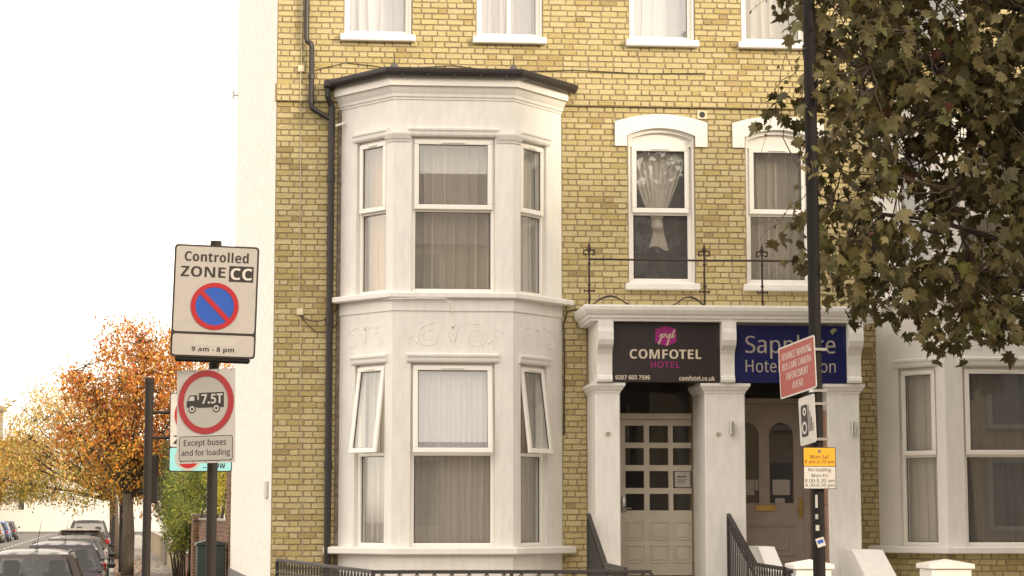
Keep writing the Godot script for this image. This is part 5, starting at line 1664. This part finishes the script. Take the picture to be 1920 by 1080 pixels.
# ---------------------------------------------------------------- side street
func side_street() -> void:
	var g := thing("garden_wall", "brown brick garden wall with piers running on from the white side wall", "wall")
	for k in [[9.25, 10.3, 3.1, 0.02], [10.3, 22.5, 1.85, 0.0], [22.5, 23.5, 1.95, 0.14], [23.5, 29.0, 1.75, 0.0], [29.0, 34.0, 0.9, 0.0], [34.0, 90.0, 1.0, 0.0]]:
		var b := MB.new()
		b.xf = street_frame(0, 0)
		b.box(Vector3(-k[3], 0.1, -k[1] + 0.002), Vector3(0.24, k[2], -k[0]))
		put("mortar", b, M.mortar, g)
		var cp := MB.new()
		cp.xf = street_frame(0, 0)
		cp.bbox(Vector3(-k[3] - 0.03, k[2], -k[1] - 0.01), Vector3(0.27, k[2] + 0.05, -k[0] + 0.03), 0.01)
		put("coping", cp, M.concrete, g)
		var side := street_frame(0, 0) * Transform3D(Basis(Vector3(0, 0, 1), Vector3.UP, Vector3(-1, 0, 0)), Vector3(-k[3], 0, 0))
		if k[0] < 33: brickwork(-k[1] + 0.02, -k[0] - 0.02, 0.13, k[2] - 0.02, [], PAL_RED, side, g, Rect2(), 0, Rect2())
		if (k[0] > 20 and k[0] < 30) or k[0] < 10: brickwork(-k[3] + 0.0, 0.24, 0.13, k[2] - 0.02, [], PAL_RED, street_frame(0, 0) * Transform3D(Basis(), Vector3(0, 0, -k[0])), g, Rect2(), 0, Rect2())
	rebase(g, st(20, -0.1))
	var cb := thing("utility_cabinet", "dark green utility cabinet against the white side wall", "cabinet")
	var bx := MB.new()
	bx.xf = street_frame(9.4, 0.31)
	bx.bbox(Vector3(-0.24, 0.1, -0.6), Vector3(0.24, 1.46, 0.0), 0.015)
	put("case", bx, M.cabinet, cb)
	var tp := MB.new()
	tp.xf = street_frame(9.4, 0.31)
	tp.prism(PackedVector2Array([Vector2(-0.27, 1.46), Vector2(0.27, 1.46), Vector2(0.25, 1.50), Vector2(0.0, 1.56), Vector2(-0.25, 1.50)]), -0.63, 0.03)
	put("lid", tp, M.cabinet, cb)
	var lb := MB.new()
	lb.xf = street_frame(9.4, 0.31)
	lb.bbox(Vector3(-0.08, 1.12, 0.001), Vector3(0.08, 1.22, 0.006), 0.001)
	put("label_plate", lb, M.sign_cyan, cb)
	rebase(cb, st(9.7, 0.31, 0.1))
	for k in [["slim grey post beside the orange tree's trunk", 42.0, 1.75, 3.2], ["slim dark post between the far tree trunks", 52.0, 2.0, 3.6], ["dark lamp column far down the pavement", 70.0, 2.0, 5.0]]:
		post("street_post", k[0], st(k[1], k[2], 0.1), k[3], 0.06, M.post)
	var gp := MB.new()
	gp.xf = street_frame(52, 0.0)
	gp.bbox(Vector3(-0.15, 0.1, -0.3), Vector3(0.25, 2.35, 0.1), 0.02)
	gp.bbox(Vector3(-0.2, 2.35, -0.35), Vector3(0.3, 2.45, 0.15), 0.02)
	tag(put("gate_pier", gp, M.concrete, self), "weathered stone gate pier beyond the shrubs", "pier")
	# far end of the street
	for k in [["white_building", "white rendered building closing the end of the side street", -46.0, -11.0, 9.5, M.render_far, -206.0], ["pale_building", "pale taller block with a flat brown roof at the left edge", -70.0, -38.5, 13.5, M.concrete, -200.0]]:
		var w := thing(k[0], k[1], "building", "buildings at the end of the street")
		var b := MB.new()
		b.box(Vector3(k[2], 0, k[6] - 10), Vector3(k[3], k[4], k[6]))
		put("wall", b, k[5], w)
		var rf := MB.new()
		rf.box(Vector3(k[2] - 0.3, k[4], k[6] - 10.3), Vector3(k[3] + 0.3, k[4] + 0.6, k[6] + 0.3))
		put("roof", rf, M.timber, w)
		for x in range(int(k[2]) + 3, int(k[3]) - 1, 7):
			for y in [2.4, 6.4, 9.9]:
				if y + 2.0 > k[4] or (y < 3 and x % 3 != 0): continue
				var win := MB.new()
				win.box(Vector3(x, y, k[6] - 0.05), Vector3(x + 0.7, y + 1.9, k[6] + 0.02))
				var wn := put("window", win, M.car_glass, w)
				var fr := MB.new()
				frame_bars(fr, x - 0.08, x + 0.78, y - 0.08, y + 1.98, 0.09, k[6] - 0.02, k[6] + 0.06)
				put("frame", fr, M.upvc, wn)
		rebase(w, Vector3((k[2] + k[3]) / 2, 0, k[6] - 5))
	for i in 7:   # houses on the far side of the side street, hidden but for slivers between the leaves
		pass

func ground() -> void:
	var b := MB.new()
	b.quad(Vector3(-400, 0, 300), Vector3(400, 0, 300), Vector3(400, 0, -500), Vector3(-400, 0, -500))
	structure("ground", b, M.asphalt)
	var r := MB.new()
	var a := st(-6, 2.1, 0.005)
	var c := st(198, 2.1, 0.005)
	r.quad(st(-6, 11.2, 0.005), a, c, st(198, 11.2, 0.005))
	structure("road", r, M.asphalt_worn)
	var pv := MB.new()   # flagged pavement along the side street, one flag beside the other
	var rg := RandomNumberGenerator.new()
	rg.seed = 3
	for s in range(0, 160):
		for t in 3:
			var g := rg.randf_range(0.24, 0.34)
			pv.col = Color(g, g * 0.9, g * 0.76)
			var s0 := s * 0.9
			pv.quad(st(s0 + 0.005, t * 0.65 + 0.645, 0.1), st(s0 + 0.005, t * 0.65, 0.1), st(s0 + 0.895, t * 0.65, 0.1), st(s0 + 0.895, t * 0.65 + 0.645, 0.1))
	for x in range(-4, 16):
		for z in 12:
			var g := rg.randf_range(0.26, 0.34)
			pv.col = Color(g, g * 0.92, g * 0.8)
			pv.box(Vector3(x * 0.9 - 0.88 + 3.6, 0.0, 0.7 * z + 4.3), Vector3(x * 0.9 + 0.01 + 3.6, 0.1, 0.7 * z + 4.995))
	structure("pavement", pv, M.paving)
	var pb := MB.new()
	pb.quad(st(0, 1.96, 0.092), st(0, -0.3, 0.092), st(160, -0.3, 0.092), st(160, 1.96, 0.092))
	pb.quad(Vector3(-0.9, 0.092, 4.3), Vector3(18, 0.092, 4.3), Vector3(18, 0.092, 0.0), Vector3(-0.9, 0.092, 0.0))
	structure("pavement_bed", pb, M.concrete)
	var k := MB.new()
	k.xf = street_frame(0, 2.1)
	for i in 130: k.bbox(Vector3(0, 0, -i * 1.2 - 1.19), Vector3(0.14, 0.115, -i * 1.2), 0.012)
	k.xf = street_frame(0, 11.2)
	for i in 130: k.bbox(Vector3(-0.14, 0, -i * 1.2 - 1.19), Vector3(0.0, 0.115, -i * 1.2), 0.012)
	structure("kerb", k, M.kerb)
	var mk := MB.new()
	for i in 40:
		var s0 := 8.0 + i * 4.5
		mk.quad(st(s0, 8.2, 0.01), st(s0, 8.08, 0.01), st(s0 + 1.6, 8.08, 0.01), st(s0 + 1.6, 8.2, 0.01))
	structure("road_marking", mk, M.paint)
	var where := []
	var cols := []
	for i in 2600:
		var f := leaf_frame(rg, st(rg.randf_range(20, 70), 2.0 - absf(rg.randfn()) * 0.9, 0.112), 0.1, 0.0)
		f.basis = Basis(Vector3(1, 0, 0).rotated(Vector3.UP, rg.randf() * TAU), Vector3(0, 0, 1), Vector3.UP).orthonormalized() * Basis.from_scale(Vector3.ONE * rg.randf_range(0.07, 0.13)) * Basis(Vector3.RIGHT, rg.randf_range(-0.3, 0.3))
		where.append(f)
		cols.append([Color(0.35, 0.13, 0.04), Color(0.25, 0.11, 0.04), Color(0.4, 0.2, 0.06), Color(0.18, 0.08, 0.03)][rg.randi_range(0, 3)])
	copies("fallen_leaves", leaf_mesh("oval", Color(1, 1, 1)), where, cols, M.leaf_gold, self)
	tag(get_node("fallen_leaves"), "brown leaves scattered on the side street pavement", "leaves", "", "stuff")

func terrace_opposite() -> void:   # what the window glass mirrors: the houses across the road, behind the camera
	var n := 0
	for x in [-30.0, -18.0, -6.0, 6.0, 18.0, 30.0]:
		var h: float = [12.2, 11.4, 12.6, 11.8, 12.9, 11.6][n]
		var t := thing("opposite_house", "brick terrace house across the road, %s along, mirrored in the windows" % ["one", "two", "three", "four", "five", "six"][n], "house", "houses across the road")
		var b := MB.new()
		b.box(Vector3(x - 5.98, 0, 38), Vector3(x + 5.98, h - 1.5, 48))
		put("wall", b, M.mortar, t)
		var r := MB.new()
		r.xf = Transform3D(Basis(Vector3(0, 0, 1), Vector3.UP, Vector3(-1, 0, 0)), Vector3(x - 5.98, 0, 0))
		r.prism(PackedVector2Array([Vector2(37.6, h - 1.5), Vector2(48.4, h - 1.5), Vector2(43, h + 1.6)]), -11.96, 0)
		put("roof", r, M.roof_slate, t)
		for i in 3:
			for j in 3:
				var w := MB.new()
				w.box(Vector3(x - 4.4 + i * 3.4, 1.6 + j * 3.2, 37.9), Vector3(x - 3.0 + i * 3.4, 3.6 + j * 3.2, 38.05))
				put("window", w, M.car_glass, t)
				var f := MB.new()
				frame_bars(f, x - 4.55 + i * 3.4, x - 2.85 + i * 3.4, 1.45 + j * 3.2, 3.75 + j * 3.2, 0.16, 37.85, 38.04)
				put("window_frame", f, M.concrete, t)
		rebase(t, Vector3(x, 0, 43))
		n += 1

func _ready() -> void:
	var cam := Camera3D.new()
	cam.name = "camera"
	cam.fov = 16.176
	cam.near = 0.1
	cam.far = 900.0
	cam.position = Vector3(0, 2.0, 26.0)
	cam.basis = Basis(Vector3.UP, deg_to_rad(-4.8)) * Basis(Vector3.RIGHT, deg_to_rad(6.352))
	cam.current = true
	add_child(cam)
	var we := WorldEnvironment.new()
	we.name = "environment"
	var env := Environment.new()
	env.background_mode = Environment.BG_SKY
	var sm := ProceduralSkyMaterial.new()
	sm.sky_top_color = Color(1.0, 0.965, 0.915)
	sm.sky_horizon_color = Color(1.0, 0.955, 0.88)
	sm.sky_curve = 0.3
	sm.ground_horizon_color = Color(0.5, 0.48, 0.45)
	sm.ground_bottom_color = Color(0.3, 0.28, 0.26)
	sm.energy_multiplier = 1.0
	var sky := Sky.new()
	sky.sky_material = sm
	env.sky = sky
	env.background_energy_multiplier = 1.0
	env.tonemap_mode = Environment.TONE_MAPPER_LINEAR
	env.tonemap_exposure = 2.6
	env.sdfgi_enabled = true
	env.ssao_enabled = true
	env.ssil_enabled = true
	we.environment = env
	add_child(we)
	var sun := DirectionalLight3D.new()
	sun.name = "sun"
	sun.light_energy = 0.5
	sun.light_color = Color(1.0, 0.92, 0.8)
	sun.light_angular_distance = 8.0
	sun.shadow_enabled = true
	sun.sky_mode = DirectionalLight3D.SKY_MODE_LIGHT_ONLY
	sun.basis = Basis.looking_at(-Vector3(0.735, 0.30, 0.61).normalized())
	add_child(sun)
	make_materials()
	ground()
	left_house()
	right_house()
	porch()
	porch_railing()
	front_railings()
	side_street()
	terrace_opposite()
	trees()
	traffic_signs()
	lamp_post()
	cars()
